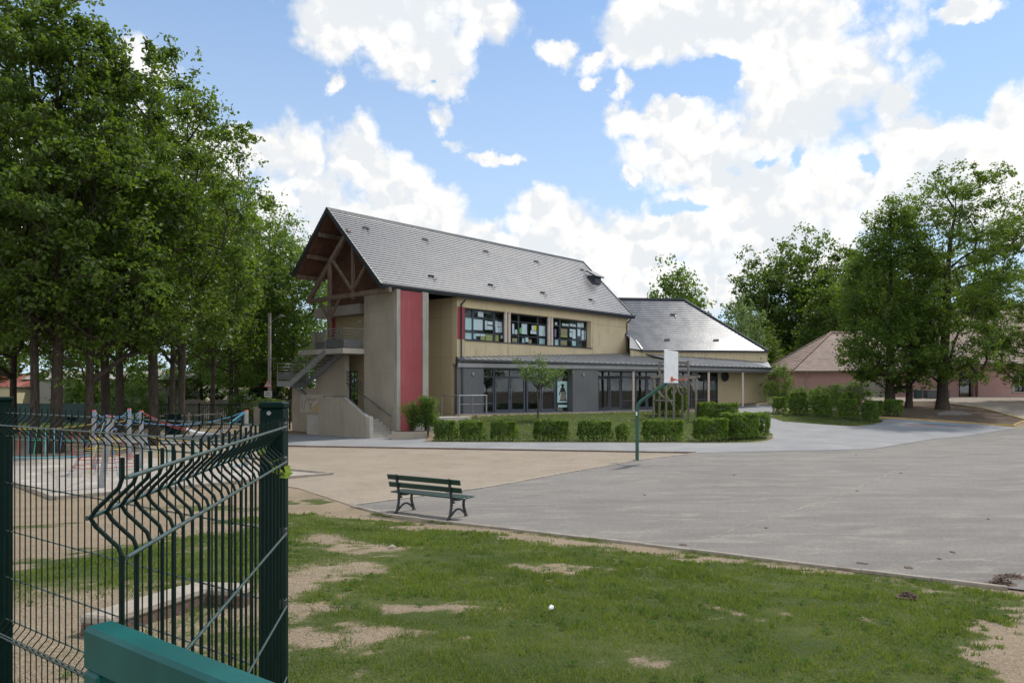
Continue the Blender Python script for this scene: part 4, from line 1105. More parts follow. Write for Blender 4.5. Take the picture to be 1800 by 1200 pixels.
PK = dict(a=('paper_aqua', 'pale aqua sheet of paper stuck inside an upper classroom window'), p=('paper', 'white sheet of paper stuck inside an upper classroom window'), y=('paper_yellow', None), g=('paper_green', 'bright green strip of paper inside the middle upper window'), o=('paper_olive', 'olive green sheet low inside an upper classroom window'), t=('paper_tan', 'brown patterned child\'s drawing inside an upper classroom window'), v=('paper_purple', 'purple strip of paper inside the upper window furthest along the front'))
def top_at(mb, name, m, T, **kw):
    """top-level object with its origin at the thing's own foot, given in a frame T of the school"""
    mb.T = None
    o = mb.build(name, m)
    o.matrix_world = TB @ T
    return tag(o, **kw)
for (ua, ub, za, zb_, k) in PAPERS:
    q = MB(); q.box(-(ub - ua) / 2, (ub - ua) / 2, 0, .003, 0, zb_ - za)
    lab = PK[k][1] or ('small yellow note on the white sheet at the left of the first upper window' if ua < 4 else 'bright yellow sheet among white papers in the middle upper window')
    top_at(q, 'paper_sheet', M[PK[k][0]], Matrix.Translation(((ua + ub) / 2, .449 + rnd.random() * .02, za)), label=lab, cat='paper', group='papers in the upper windows')

# poster with a cut-out figure, notice and box behind the ground-floor glass
q = MB(); q.box(-.40, .40, 0, .004, 0, 1.42)
def flat(pts, z=-.003, m=1): q.add([(x, z, y) for x, y in pts], [tuple(range(len(pts)))], m)
flat([(-.09 + 0, 1.0), (.09, 1.0), (.075, 1.05), (.12, 1.12), (.11, 1.2), (.04, 1.245), (-.04, 1.245), (-.11, 1.2), (-.12, 1.12), (-.075, 1.05)][:])
flat([(-.15, .70), (.13, .70), (.17, .94), (.09, 1.0), (-.09, 1.0), (-.17, .94)], -.0034)
flat([(.15, .95), (.30, .54), (.24, .52), (.10, .86)], -.0038); flat([(-.15, .95), (-.10, .86), (-.24, .48), (-.30, .52)], -.0038)
flat([(-.14, .70), (-.20, .16), (.24, .16), (.12, .70)], -.0042, 2)
flat([(.12, .70), (.24, .16), (.29, .17), (.16, .70)], -.0044); flat([(-.28, .10), (.34, .10), (.30, .18), (.02, .16), (-.2, .17)], -.0046)
TP = TA @ Matrix.Translation((7.88, .60, 1.75))
top_at(q, 'poster', [M['paper_aqua'], M['ink'], M['ink_brown']], TP @ Matrix.Translation((0, .02, 0)), label='pale aqua poster with a black figure in a long dress behind the ground-floor glass', cat='poster')
q = MB(); q.box(-.36, .36, 0, .004, 0, .17); top_at(q, 'paper_notice', M['paper_aqua'], TA @ Matrix.Translation((7.9, .622, 1.43)), label='narrow pale notice just below the poster with the black figure', cat='notice')
q = MB(); q.box(-.22, .22, 0, .3, 0, .30, bev=.01); top_at(q, 'cardboard_box', M['paper_tan'], TA @ Matrix.Translation((7.72, .70, ZG)), label='small tan cardboard box on the floor under the poster', cat='box')

# painted board on the concrete wall beside the outside stair
q = MB(); q.box(0, .03, -1.75, 1.75, 0, 1.12, m=0)
def fl(pts, m, x=-.003): q.add([(x, -a, c) for a, c in pts], [tuple(range(len(pts)))], m)
fl([(-1.72, .02), (-1.2, .02), (-.98, .55), (-1.15, 1.09), (-1.72, 1.09)], 2)
fl([(-.55, .03), (1.2, .03), (.9, .45), (.45, .62), (.1, .55), (-.3, .28)], 3, -.004)
for (pts) in ([(-1.35, .25), (-1.25, .5), (-1.05, .85), (-.95, 1.0)], [(-1.62, .3), (-1.5, .62), (-1.52, .8)], [(-.62, .1), (-.60, .55)], [(-.95, .6), (-.60, .42), (-.42, .72)], [(-.3, .3), (0, .48), (.25, .62), (.6, .58)], [(-1.5, .2), (-1.3, .32)], [(.3, .62), (.42, .78), (.48, .66)]):
    q.tube([(-.004, -a, c) for a, c in pts], .018, 5, 1)
sg = top_at(q, 'painted_board', [mat('board_buff', (.42, .37, .30), (.36, .32, .26), 2, .8), M['ink_brown'], mat('board_blue', (.30, .31, .32), (.40, .37, .32), 3, .8), mat('board_ochre', (.42, .30, .12), (.36, .29, .17), 3, .8)], Matrix.Translation((-5.49, 6.75, 1.2)), label='faded painted board with a drawn landscape on the wall under the steel stair', cat='painted board')
tx = bpy.data.curves.new('board_lettering', 'FONT'); tx.body = 'domaine  K'; tx.size = .30; tx.extrude = .002; tx.shear = .25
tmp = bpy.data.objects.new('lettering', tx); col.objects.link(tmp)
me_ = bpy.data.meshes.new_from_object(tmp.evaluated_get(bpy.context.evaluated_depsgraph_get())); bpy.data.objects.remove(tmp); bpy.data.curves.remove(tx)
me_.materials.clear(); me_.materials.append(M['ink_brown'])
to = bpy.data.objects.new('lettering', me_); col.objects.link(to); to.parent = sg
to.matrix_local = Matrix.Translation((-.006, .98, .74)) @ Matrix(((0, 0, -1, 0), (-1, 0, 0, 0), (0, 1, 0, 0), (0, 0, 0, 1)))
# ---------------------------------------------------------------- trees and shrubs
def leaf_quads(P, N, size, rg, squash=1.0, asp=.62):
    """leaf-shaped faces at points P with rough normals N"""
    n = len(P)
    d = rg.normal(size=(n, 3)); nn = N + rg.normal(size=(n, 3)) * .75
    nn /= np.linalg.norm(nn, axis=1, keepdims=True) + 1e-9
    a = np.cross(nn, d); a /= np.linalg.norm(a, axis=1, keepdims=True) + 1e-9
    b = np.cross(nn, a)
    s = size * rg.uniform(.5, 1.45, (n, 1))
    a = a * s; b = b * s * asp
    fold = nn * s * rg.uniform(-.05, .28, (n, 1))
    V = np.stack([P - a * .5, P + b * .5 + fold, P + a * .5, P - b * .5 + fold], 1).reshape(-1, 3)
    return V, np.arange(4 * n).reshape(-1, 4)


def tree_meshes(name, seed, H, RAD, zb, tr, nclump, nleaf, lsize, leafm, barkm, lean=(0, 0), shape='round', csize=.9, fork=None, openness=0.0, spread=.5):
    rg = np.random.default_rng(seed)
    # trunk
    nodes = []; par = []
    st = .6; k = int(H * .86 / st)
    w1, w2 = rg.uniform(0, 6.28, 2)
    for i in range(k + 1):
        z = i * st; t = z / H
        nodes.append((lean[0] * t * t * H + .10 * math.sin(w1 + z * .55) * t * 2, lean[1] * t * t * H + .10 * math.sin(w2 + z * .5) * t * 2, z)); par.append(i - 1)
    nodes = [np.array(p) for p in nodes]
    top = len(nodes)
    # clump centres
    C = []
    bumps = rg.uniform(.72, 1.15, 24); az0 = rg.uniform(0, 6.28)
    while len(C) < nclump:
        t = rg.random(); a = rg.uniform(0, 6.283)
        if shape == 'round': r = math.sin(math.pi * (t * .92 + .05) ** .75) ** .6
        elif shape == 'cone': r = (1 - t) ** .65 * (.35 + min(1, t * 4) * .75)
        elif shape == 'column': r = min(1, t * 5 + .35) * (1 - t ** 3) ** .6
        else: r = .45 + .55 * math.sin(math.pi * t ** 1.2) if t < .9 else .5
        if rg.random() > r * r + .12: continue
        j = int((a + az0) / 6.283 * 6) % 6 + 6 * min(3, int(t * 4))
        rr = RAD * r * bumps[j % 24] * (.30 + .70 * rg.random() ** spread)
        z = zb + (H - zb) * t
        ax = np.array([lean[0] * (z / H) ** 2 * H, lean[1] * (z / H) ** 2 * H])
        C.append((ax[0] + rr * math.cos(a), ax[1] + rr * math.sin(a), z + rg.normal() * .25))
    C = np.array(C)
    order = np.argsort(np.hypot(C[:, 0], C[:, 1]) + .15 * C[:, 2])
    tips = []
    for ci in order:
        c = C[ci]; A_ = np.array(nodes)
        d = A_ - c; dist = np.linalg.norm(d, axis=1)
        hor = np.hypot(d[:, 0], d[:, 1])
        cost = dist + np.maximum(0, d[:, 2] + .45 * hor) * 1.4 + (A_[:, 2] < zb * .7) * 4
        j = int(np.argmin(cost)); p = nodes[j]; L = dist[j]; n = max(1, int(L / .8)); last = j
        for q in range(1, n + 1):
            t = q / n; pt = p * (1 - t) + c * t
            pt = pt + np.array([0, 0, .18 * L * math.sin(math.pi * t) * .5]) + rg.normal(size=3) * .07 * (q < n)
            nodes.append(pt); par.append(last); last = len(nodes) - 1
        tips.append(last)
    nn = len(nodes); w = np.zeros(nn); e = 2.3
    for i in range(nn - 1, -1, -1):
        if w[i] == 0: w[i] = .016 ** e
        if par[i] >= 0: w[par[i]] += w[i]
    rad = w ** (1 / e)
    rad = rad * (tr / max(rad[0], 1e-6)) ** np.clip(rad / rad[0] * 1.5, 0, 1)
    for i in range(top):
        z = nodes[i][2]; rad[i] = max(rad[i], tr * (1 - z / H) ** .8 * .9); rad[i] = min(rad[i], tr * (1.02 - .85 * z / H)); 
        if z < 1.0: rad[i] *= 1 + .4 * (1 - z) ** 2
    tb_ = MB()
    for i in range(1, nn):
        j = par[i]; r0 = min(rad[j], rad[i] * 1.5) if i >= top else rad[j]
        a, c = Vector(nodes[j]), Vector(nodes[i]); d = c - a
        if d.length < 1e-4: continue
        d.normalize(); ref = Vector((0, 0, 1)) if abs(d.z) < .9 else Vector((1, 0, 0))
        u = d.cross(ref).normalized(); v = d.cross(u); m = 9 if i < top else (6 if rad[i] > .05 else 4)
        ov = d * rad[i] * .35
        vs = [a + (u * math.cos(6.2832 * q / m) + v * math.sin(6.2832 * q / m)) * r0 for q in range(m)] + [c + ov + (u * math.cos(6.2832 * q / m) + v * math.sin(6.2832 * q / m)) * rad[i] for q in range(m)]
        tb_.add(vs, [(q, (q + 1) % m, (q + 1) % m + m, q + m) for q in range(m)], 0, True)
    to_ = tb_.build('trunk', barkm)
    # leaves
    PP = []; NN = []
    for ci in range(len(C)):
        m = int(nleaf * rg.uniform(.55, 1.35) * (1 - openness * rg.random()))
        sc = csize * rg.uniform(.65, 1.25)
        # a clump is a handful of sprays
        ns = 7; sp = rg.normal(size=(ns, 3)) * sc * np.array([.55, .55, .38])
        pick = rg.integers(0, ns, m)
        loc = sp[pick] + rg.normal(size=(m, 3)) * sc * np.array([.24, .24, .15])
        PP.append(C[ci] + loc)
        nrm = loc / (np.linalg.norm(loc, axis=1, keepdims=True) + 1e-6) * .5 + np.array([0, 0, .75])
        NN.append(nrm)
    PP = np.concatenate(PP); NN = np.concatenate(NN)
    V, Fc = leaf_quads(PP, NN, lsize, rg)
    co = np_mesh('crown', V, Fc, leafm)
    return to_, co


PROTO = {}
def proto(key, *a, **k):
    t, c = tree_meshes(key, *a, **k)
    PROTO[key] = (t.data, c.data)
    bpy.data.objects.remove(t); bpy.data.objects.remove(c)
proto('oak_a', 101, 19.0, 5.2, 4.6, .25, 215, 165, .20, M['leaf'], M['bark'], csize=.74, lean=(.006, 0))
proto('oak_b', 102, 19.5, 4.6, 5.2, .19, 200, 160, .20, M['leaf'], M['bark'], csize=.72, lean=(-.008, .004))
proto('oak_c', 103, 18.0, 5.4, 4.2, .20, 205, 155, .20, M['leaf'], M['bark'], csize=.74, lean=(.012, -.004), openness=.5)
proto('oak_open', 104, 19.0, 5.0, 5.0, .18, 150, 120, .19, M['leaf'], M['bark2'], csize=.95, openness=.6, lean=(.01, 0))
proto('light_tree', 105, 16.5, 3.8, 3.5, .20, 190, 120, .20, M['leaf_light'], M['bark2'], csize=.95, openness=.4)
proto('maple_dense', 106, 14.8, 4.0, 1.55, .36, 360, 125, .185, M['leaf_maple'], M['bark'], shape='column', csize=.85, spread=.35)
proto('maple_open', 107, 17.2, 5.9, 2.3, .40, 480, 150, .18, M['leaf_maple'], M['bark'], csize=.74, openness=.42, lean=(.085, 0), shape='vase')
proto('far_tree', 108, 17.5, 5.4, 1.2, .34, 250, 85, .36, M['leaf'], M['bark'], csize=1.25)
proto('far_light', 109, 12.0, 4.2, .8, .25, 170, 80, .33, M['leaf_light'], M['bark2'], csize=1.1)
proto('bush', 110, 3.0, 1.5, .3, .06, 60, 90, .12, M['leaf_light'], M['bark2'], csize=.5)
proto('pale_bush', 111, 6.5, 3.0, .4, .12, 110, 90, .22, M['leaf_pale'], M['bark2'], csize=.8)

def tree(name, key, x, y, s=1.0, rz=0.0, sz=None, label=None, cat='tree', group=None, lean=None):
    r = empty(name, (x, y, gz(x, y) - .03), rz, label=label, cat=cat, group=group)
    r.scale = (s, s, sz or s)
    if lean: r.rotation_euler = (lean[0], lean[1], rz)
    for nm, me in zip(('trunk', 'crown'), PROTO[key]):
        o = bpy.data.objects.new(nm, me); col.objects.link(o); o.parent = r
    return r

GL = 'tall oaks behind the green mesh fence'
OAKS = [  # x, y, prototype, scale, height scale, turn, label
    (-20.0, 31.9, 'oak_b', 1.0, 1.04, .4, 'tall oak with a straight dark trunk, beside the double-trunked oak'),
    (-19.3, 32.3, 'oak_a', 1.0, 1.05, 2.1, 'tall oak with two close dark trunks behind the rope net'),
    (-18.3, 33.0, 'oak_c', .92, 1.0, 4.0, 'oak with a slim straight trunk just left of the grey climbing posts'),
    (-22.2, 41.6, 'oak_a', 1.0, 1.05, 5.2, 'oak with a thick trunk leaning right behind the climbing posts'),
    (-23.6, 45.6, 'oak_open', .95, 1.0, 1.2, 'oak with a slender trunk in front of the long grey building'),
    (-24.6, 48.0, 'oak_open', .95, 1.0, 3.3, 'thin oak close behind a slender oak before the green screen'),
    (-17.1, 36.4, 'oak_a', 1.0, 1.0, 3.6, 'broad oak with the thickest trunk behind the rope net'),
    (-20.9, 46.8, 'oak_open', .95, 1.0, .9, 'oak behind the tall green gate pillar'),
    (-22.6, 52.0, 'oak_open', 1.0, 1.0, 2.7, 'slim oak behind the green railing fence'),
    (-19.3, 44.5, 'oak_open', 1.05, 1.08, .3, 'open oak with visible limbs against the sky left of the school roof'),
    (-21.6, 55.0, 'oak_open', 1.0, 1.0, 5.6, 'oak with ivy round its trunk behind the green railing fence'),
    (-22.0, 59.5, 'light_tree', .95, .95, 4.4, 'oak leaning left in front of the brown-roofed houses'),
    (-30.5, 46.6, 'oak_c', 1.05, 1.1, 1.9, 'oak with a leaning trunk before the cream building'),
    (-27.0, 38.0, 'oak_a', 1.0, 1.1, 2.9, 'oak at the left border behind the first fence post'),
    (-19.6, 62.0, 'light_tree', 1.05, 1.1, 1.0, 'tree with a pale brown trunk behind the utility pole'),
]
for x, y, k, s, szz, rz, lab in OAKS:
    tree('oak_tree', k, x, y, s, rz, szz, lab, 'tree', GL)
tree('light_tree', 'light_tree', -18.0, 62.5, 1.0, .6, 1.02, 'lighter green tree rising behind the outside stair of the school', 'tree', GL)
tree('light_tree', 'light_tree', -24.6, 68.0, 1.1, 2.4, 1.0, 'bright green tree far behind the oaks left of the school', 'tree', GL)
tree('light_tree', 'light_tree', -15.6, 73.0, 1.05, 4.0, 1.02, 'tree whose top twigs show above the ridge of the steep slate roof', 'tree')
# trees on the right
tree('maple_tree', 'maple_dense', 27.9, 56.2, 1.0, .5, 1.0, 'dense dark maple with low branches and twin trunks', 'tree')
tree('maple_tree', 'maple_open', 41.4, 60.0, .78, 2.5, .64, 'maple whose crown reaches in at the right border before the pink wall', 'tree')
tree('maple_tree', 'maple_open', 31.3, 55.4, 1.0, 0, 1.0, 'tall open maple with forked limbs before the pink building', 'tree')
q = MB(); q.tube([(0, 0, -.1), (.05, 0, .5), (.1, .05, 2.0), (.25, .05, 4.2), (.2, .1, 7.0)], [.34, .25, .21, .17, .08], 10)
o = q.build('tree_trunk', M['bark']); o.location = (29.35, 56.4, gz(29.35, 56.4)); tag(o, 'slimmer second trunk standing close beside the dense dark maple', 'tree')
for x, y, k, s, szz, rz, lab in [
    (35.0, 92, 'far_tree', 1.0, 1.12, .3, 'tallest dark tree behind the clay-tiled pink house'),
    (39.5, 88, 'far_tree', .95, 1.0, 1.7, 'dark tree behind the maples, right of the tallest one'),
    (30.0, 90, 'far_tree', .92, .95, 3.0, 'dark tree nearest the hipped slate roof'),
    (44.0, 94, 'far_tree', 1.0, .95, 4.2, 'dark tree far behind the two maples'),
    (34.0, 80, 'far_tree', .75, .72, 5.1, 'low dark tree directly behind the pink house ridge'),
    (47.0, 96, 'far_tree', 1.0, 1.0, 2.0, 'dark tree behind the right-hand pink building'),
    (54.0, 92, 'far_tree', .95, .95, 5.8, 'dark tree beyond the pink building at the right border')]:
    tree('background_tree', k, x, y, s, rz, szz, lab, 'tree', 'dark trees behind the pink houses')
tree('background_tree', 'far_light', 16.6, 77, .85, .2, 1.06, 'light green tree rising behind the ridge of the low slate wing', 'tree')
tree('pale_tree', 'pale_bush', 22.0, 73.0, .80, 1.2, 1.45, 'rounded pale green tree beside the end of the low slate wing', 'tree')
tree('background_tree', 'far_tree', 25.5, 80.0, .55, 2.2, .45, 'dark bush beside the hipped end of the low slate wing', 'tree')
for i, (x, y, s, k, lab) in enumerate([(-36, 66, 1.0, 'far_light', 'light green tree behind the long grey building'), (-52, 72, 1.1, 'far_tree', 'dark tree beyond the cream building'), (-34, 112, .9, 'far_light', 'pale tree above the brown-roofed houses'), (-31, 76, .8, 'far_light', 'tree between the long grey building and the houses'), (-24, 78, .9, 'far_tree', 'dark tree behind the concrete utility pole'), (-18, 84, 1.0, 'far_light', 'light green tree seen below the steel stair landing')]):
    tree('background_tree', k, x, y, s, i * 1.1, s * .85, lab, 'tree', 'trees far behind the playground')
for i, (x, y, s, sz_, key, lab) in enumerate([
    (-27.5, 55, 1.3, 1.0, 'bush', 'yellow-green bush behind the tree trunks of the rope net'), (-25.2, 53.5, .9, .8, 'bush', 'small bright bush against the green screen'),
    (-24.4, 70, 1.2, .9, 'bush', 'green bush behind the railing fence'), (-22.8, 72, 1.0, .8, 'bush', 'green bush before the brown-roofed houses'),
    (-20.6, 58, .9, .75, 'bush', 'bright bush at the foot of the utility pole'), (-18.4, 57, 1.0, .7, 'bush', 'bush behind the board fence by the school'),
    (20.6, 58.9, .75, 1.05, 'bush', 'tall bush at the right corner of the school'), (21.7, 57.5, .6, .5, 'bush', 'loose shrub behind the clipped hedges on the right'),
    (23.2, 57.0, .65, .55, 'bush', 'shrub with lilac flowers behind the right hedges'), (27.0, 59.5, .75, .62, 'bush', 'low yellow-green shrub beside the silver shrub'),
    (25.2, 59.0, .55, .55, 'bush', 'small green shrub before the pink wall')]):
    tree('bush', key, x, y, s, i * .9, sz_, lab, 'bush')

def conifer(x, y, H, lab):
    rg = np.random.default_rng(77); r = empty('conifer_tree', (x, y, gz(x, y)), 0, label=lab, cat='tree')
    t = MB(); t.tube([(0, 0, 0), (0, 0, H)], [.16, .02], 7); t.build('trunk', M['bark'], r)
    P = []; N = []
    for i in range(34):
        z = .5 + (H - .6) * i / 34; L = (1 - i / 36) * 2.4 * rg.uniform(.8, 1.1)
        for k in range(6):
            a = rg.uniform(0, 6.283)
            for s_ in np.linspace(.15, 1, 22):
                P.append((math.cos(a) * L * s_ + rg.normal() * .1, math.sin(a) * L * s_ + rg.normal() * .1, z - .35 * L * s_ ** 1.5 + rg.normal() * .06)); N.append((0, 0, 1))
    V, F_ = leaf_quads(np.array(P), np.array(N, float), .26, rg); np_mesh('crown', V, F_, M['conifer'], r)
conifer(-21.4, 66, 6.0, 'small dark conifer between the houses and the utility pole')

# clipped hedges
def hedge_leaves(L, D, H, rg, n, size, z0=.12, rnd_=.18):
    """points in the outer shell of a clipped block"""
    P = []; N = []
    k = 0
    while k < n:
        f = rg.random() * (2 * L * H + 2 * D * H + 1.4 * L * D); u, v = rg.random(2)
        if f < 2 * L * H: p = np.array([(u - .5) * L, (-.5 if f < L * H else .5) * D, v * H]); nn = np.array([0, np.sign(p[1]), 0.])
        elif f < 2 * L * H + 2 * D * H: p = np.array([(-.5 if f - 2 * L * H < D * H else .5) * L, (u - .5) * D, v * H]); nn = np.array([np.sign(p[0]), 0, 0.])
        else: p = np.array([(u - .5) * L, (v - .5) * D, H]); nn = np.array([0, 0, 1.])
        P.append(p); N.append(nn); k += 1
    P = np.array(P); N = np.array(N)
    q = P - np.array([0, 0, H / 2]); e = np.array([L / 2, D / 2, H / 2]); t = np.abs(q) / e
    c = np.linalg.norm(np.maximum(t - .72, 0), axis=1); q = q * (1 - .22 * np.maximum(c - .28, 0)[:, None] * 1.6)
    P = q + np.array([0, 0, H / 2])
    b_ = (fbm(P[:, 0] + P[:, 2] * 1.7 + 30, P[:, 1] + P[:, 2] * .9 + 30, 2.2, 3) - .5)
    P = P + N * (b_[:, None] * .38 - rg.random((n, 1)) ** 2 * .16)
    keep = ~((P[:, 2] < .22) & (rg.random(n) < .55))
    return P[keep] + np.array([0, 0, z0]), N[keep] + np.array([0, 0, .35])

def hedge(x, y, L, D, H, rz, lab, group, seed, leafm='leaf_hedge', dens=560, size=.095):
    rg = np.random.default_rng(seed)
    r = empty('clipped_hedge', (x, y, gz(x, y) - .02), rz, label=lab, cat='hedge', group=group)
    n = int(dens * (2 * L * H + 2 * D * H + 1.4 * L * D))
    P, N = hedge_leaves(L, D, H, rg, n, size)
    V, F_ = leaf_quads(P, N, size, rg, asp=.7); np_mesh('foliage', V, F_, M[leafm], r)
    t = MB(); m = max(3, int(L / .25))
    for i in range(m):
        xx = (-.5 + (i + .5) / m) * L * .86 + rg.normal() * .04
        for k in range(3):
            dx, dy = rg.normal(size=2) * .16
            t.tube([(xx, rg.normal() * .05, -.02), (xx + dx * .3, dy * .3, .25), (xx + dx, dy * D * .8, H * rg.uniform(.7, 1.0))], [.018, .013, .005], 5)
    t.build('stem', M['twig'], r)
    c = MB(); c.box(-L * .30, L * .30, -D * .24, D * .24, .36, H * .74, bev=.08); c.build('dark_core', M['twig'], r)  # solid dark block added as the shaded inside of the hedge
    return r

HG = 'clipped hedge blocks along the path'
FRONT = [(762, 803, .98, 'clipped hedge block nearest the red panel'), (807, 853, .95, 'second clipped hedge block from the red panel'), (861, 911, .95, 'clipped hedge block below the small tree, on its left'), (935, 1005, 1.0, 'wide clipped hedge block below the small tree'), (1013, 1080, .95, 'clipped hedge block just left of the green basketball pole'), (1126, 1206, .98, 'long clipped hedge block behind the green basketball pole')]
for i, (xa, xb_, H, lab) in enumerate(FRONT):
    y = 39.1; L = (xb_ - xa) / 1339.2 * y
    hedge(((xa + xb_) / 2 - 900) / 1339.2 * y, y + .1, L * .86, .78, H, 0, lab, HG, 200 + i)
hedge(5.66, 39.2, .5, .6, .72, 0, 'smallest clipped hedge block by the basketball pole', HG, 211)
hedge(10.25, 39.3, 1.62, .9, 1.08, .1, 'clipped hedge block between the long block and the corner block', HG, 212)
hedge(12.0, 40.3, 1.75, 1.3, 1.28, .55, 'large clipped hedge block at the corner of the path', HG, 213)
hedge(13.35, 41.6, 1.2, 1.3, 1.25, 1.1, 'clipped hedge block behind the corner block', HG, 214)
hedge(12.55, 46.6, 2.15, 1.5, 1.15, .1, 'rounded hedge in front of the canopy columns', HG, 215)
hedge(10.3, 49.4, 1.9, 1.0, 1.75, .1, 'tall hedge behind the timber climbing frame', HG, 216)
HR = 'clipped hedges right of the path'
for i, (x, y, L, D, H, rz, lab) in enumerate([(18.7, 53.3, .95, .9, 1.05, 0, 'small round hedge nearest the school corner'), (19.7, 52.4, 1.4, 1.1, 1.45, -.4, 'tall clipped hedge, second from the school corner'), (20.9, 51.3, 1.3, 1.1, 1.35, -.6, 'clipped hedge in the middle of the right-hand row'), (22.0, 49.9, 1.5, 1.2, 1.25, -.6, 'clipped hedge near the grass tip of the right-hand row'), (22.9, 48.7, 1.1, 1.0, 1.15, -.6, 'clipped hedge at the grass tip beside the path'), (24.3, 51.2, 1.4, 1.0, 1.0, -.1, 'clipped hedge before the twin-trunk maple'), (25.7, 51.3, 1.3, 1.0, 1.05, 0, 'rounded hedge at the edge of the planting bed')]):
    hedge(x, y, L * .76, D * .78, H, rz, lab, HR, 230 + i, size=.10, dens=480)
hedge(26.6, 60.2, 2.0, 1.2, 1.15, 0, 'rounded silver-grey shrub before the pink house', None, 245, 'leaf_silver', 500, .07)
hedge(24.4, 59.8, 2.0, 1.0, .95, 0, 'low yellow-green hedge before the pink house wall', None, 246, 'leaf_yellow', 420, .09)

# small tree in the lawn
def small_tree():
    rg = np.random.default_rng(31); x, y = 1.55, 45.8
    r = empty('young_tree', (x, y, gz(x, y)), 0, label='young slender tree with bright leaves in the lawn before the glass doors', cat='tree')
    t = MB(); t.tube([(0, 0, -.05), (.03, 0, .8), (-.03, .02, 1.5), (.02, 0, 1.75)], [.055, .05, .045, .045], 8)
    P = []; N = []
    for (dx, dy, dz) in [(-1.25, .1, 1.75), (-.9, -.3, 1.2), (-.55, .3, 1.5), (-.2, -.2, 1.3), (.12, .1, 2.05), (.35, -.1, 1.35), (.65, .25, 1.1), (.95, -.2, .75), (1.45, .1, .95), (1.55, 0, 1.25), (.2, .4, 1.0), (-.35, .2, .75), (.5, -.3, .55), (1.1, .3, 1.2), (.3, .15, 1.75), (-.75, .1, .95), (.85, 0, .3), (.1, -.4, .55)]:
        p = np.array([dx, dy, 1.7 + dz]); mid = p * np.array([.45, .45, 1]) ; mid[2] = 1.7 + dz * .5
        t.tube([(.02, 0, 1.72), tuple(mid + rg.normal(size=3) * .05), tuple(p)], [.028, .017, .006], 5)
        for s_ in (.6, .8, 1.0):
            c = mid * (1 - s_) + p * s_; m = 24 + int(rg.random() * 12)
            l_ = rg.normal(size=(m, 3)) * np.array([.20, .20, .11]); P.append(c + l_); N.append(l_ * .5 + np.array([0, 0, .6]))
    t.build('trunk', M['bark2'], r)
    V, F_ = leaf_quads(np.concatenate(P), np.concatenate(N), .125, rg, asp=.55); np_mesh('crown', V, F_, M['leaf_light'], r)
small_tree()

def loose_shrub(name, x, y, H, Wd, lab, seed, n=30, leaf=.11, lm='leaf_light'):
    rg = np.random.default_rng(seed); r = empty(name, (x, y, gz(x, y)), 0, label=lab, cat='shrub')
    t = MB(); P = []; N = []
    for i in range(n):
        a = rg.uniform(0, 6.283); h = H * rg.uniform(.35, 1); rr = Wd * rg.uniform(.15, 1) * (1.1 - .45 * h / H)
        p = np.array([math.cos(a) * rr, math.sin(a) * rr * .7, h]); mid = p * np.array([.4, .4, .55])
        t.tube([(rg.normal() * .06, rg.normal() * .06, -.02), tuple(mid), tuple(p)], [.014, .01, .004], 4)
        for s_ in (.45, .7, .9, 1.0):
            c = mid * (1 - s_) + p * s_; m = 26; l_ = rg.normal(size=(m, 3)) * np.array([.15, .15, .11]); P.append(c + l_); N.append(l_ + np.array([0, 0, .5]))
    t.build('stem', M['twig'], r)
    V, F_ = leaf_quads(np.concatenate(P), np.concatenate(N), leaf, rg, asp=.45); np_mesh('foliage', V, F_, M[lm], r)
loose_shrub('shrub', -5.45, 41.3, 1.95, .85, 'airy green shrub in the planter before the red panel', 51, 24)
loose_shrub('shrub', -4.62, 41.2, 2.1, .7, 'fuller light green shrub beside the first hedge block', 52, 40)
b = MB(); b.box(-1.0, .85, -.45, .45, -.1, .42, bev=.02); b.box(-.9, .75, -.36, .36, .40, .424, m=1)
o = b.build('planter', [M['concrete'], M['bedsoil']]); o.location = (-5.4, 40.75, 0); o.rotation_euler = (0, 0, .08); tag(o, 'low concrete planter at the foot of the red panel', 'planter')
q = empty('climbing_plant', (-.648, 2.06, 2.625), 0, label='small yellow-green sprig growing on the near fence post', cat='plant')
t = MB(); t.tube([(-.05, 0, .02), (-.01, -.02, -.02), (.04, -.03, -.06)], .0025, 5); t.build('stem', M['twig'], q)
rg_ = np.random.default_rng(9); pp = np.array([(-.055, 0, .02), (-.03, -.01, .0), (-.02, -.02, .005), (.0, -.02, -.03), (.02, -.03, -.02), (.03, -.03, -.05), (.045, -.03, -.06), (.05, -.03, -.045), (.015, -.02, -.045)])
V, F_ = leaf_quads(pp, np.tile([0, -.6, .5], (9, 1)).astype(float), .034, rg_, asp=.75); np_mesh('foliage', V, F_, M['leaf_yellow'], q)
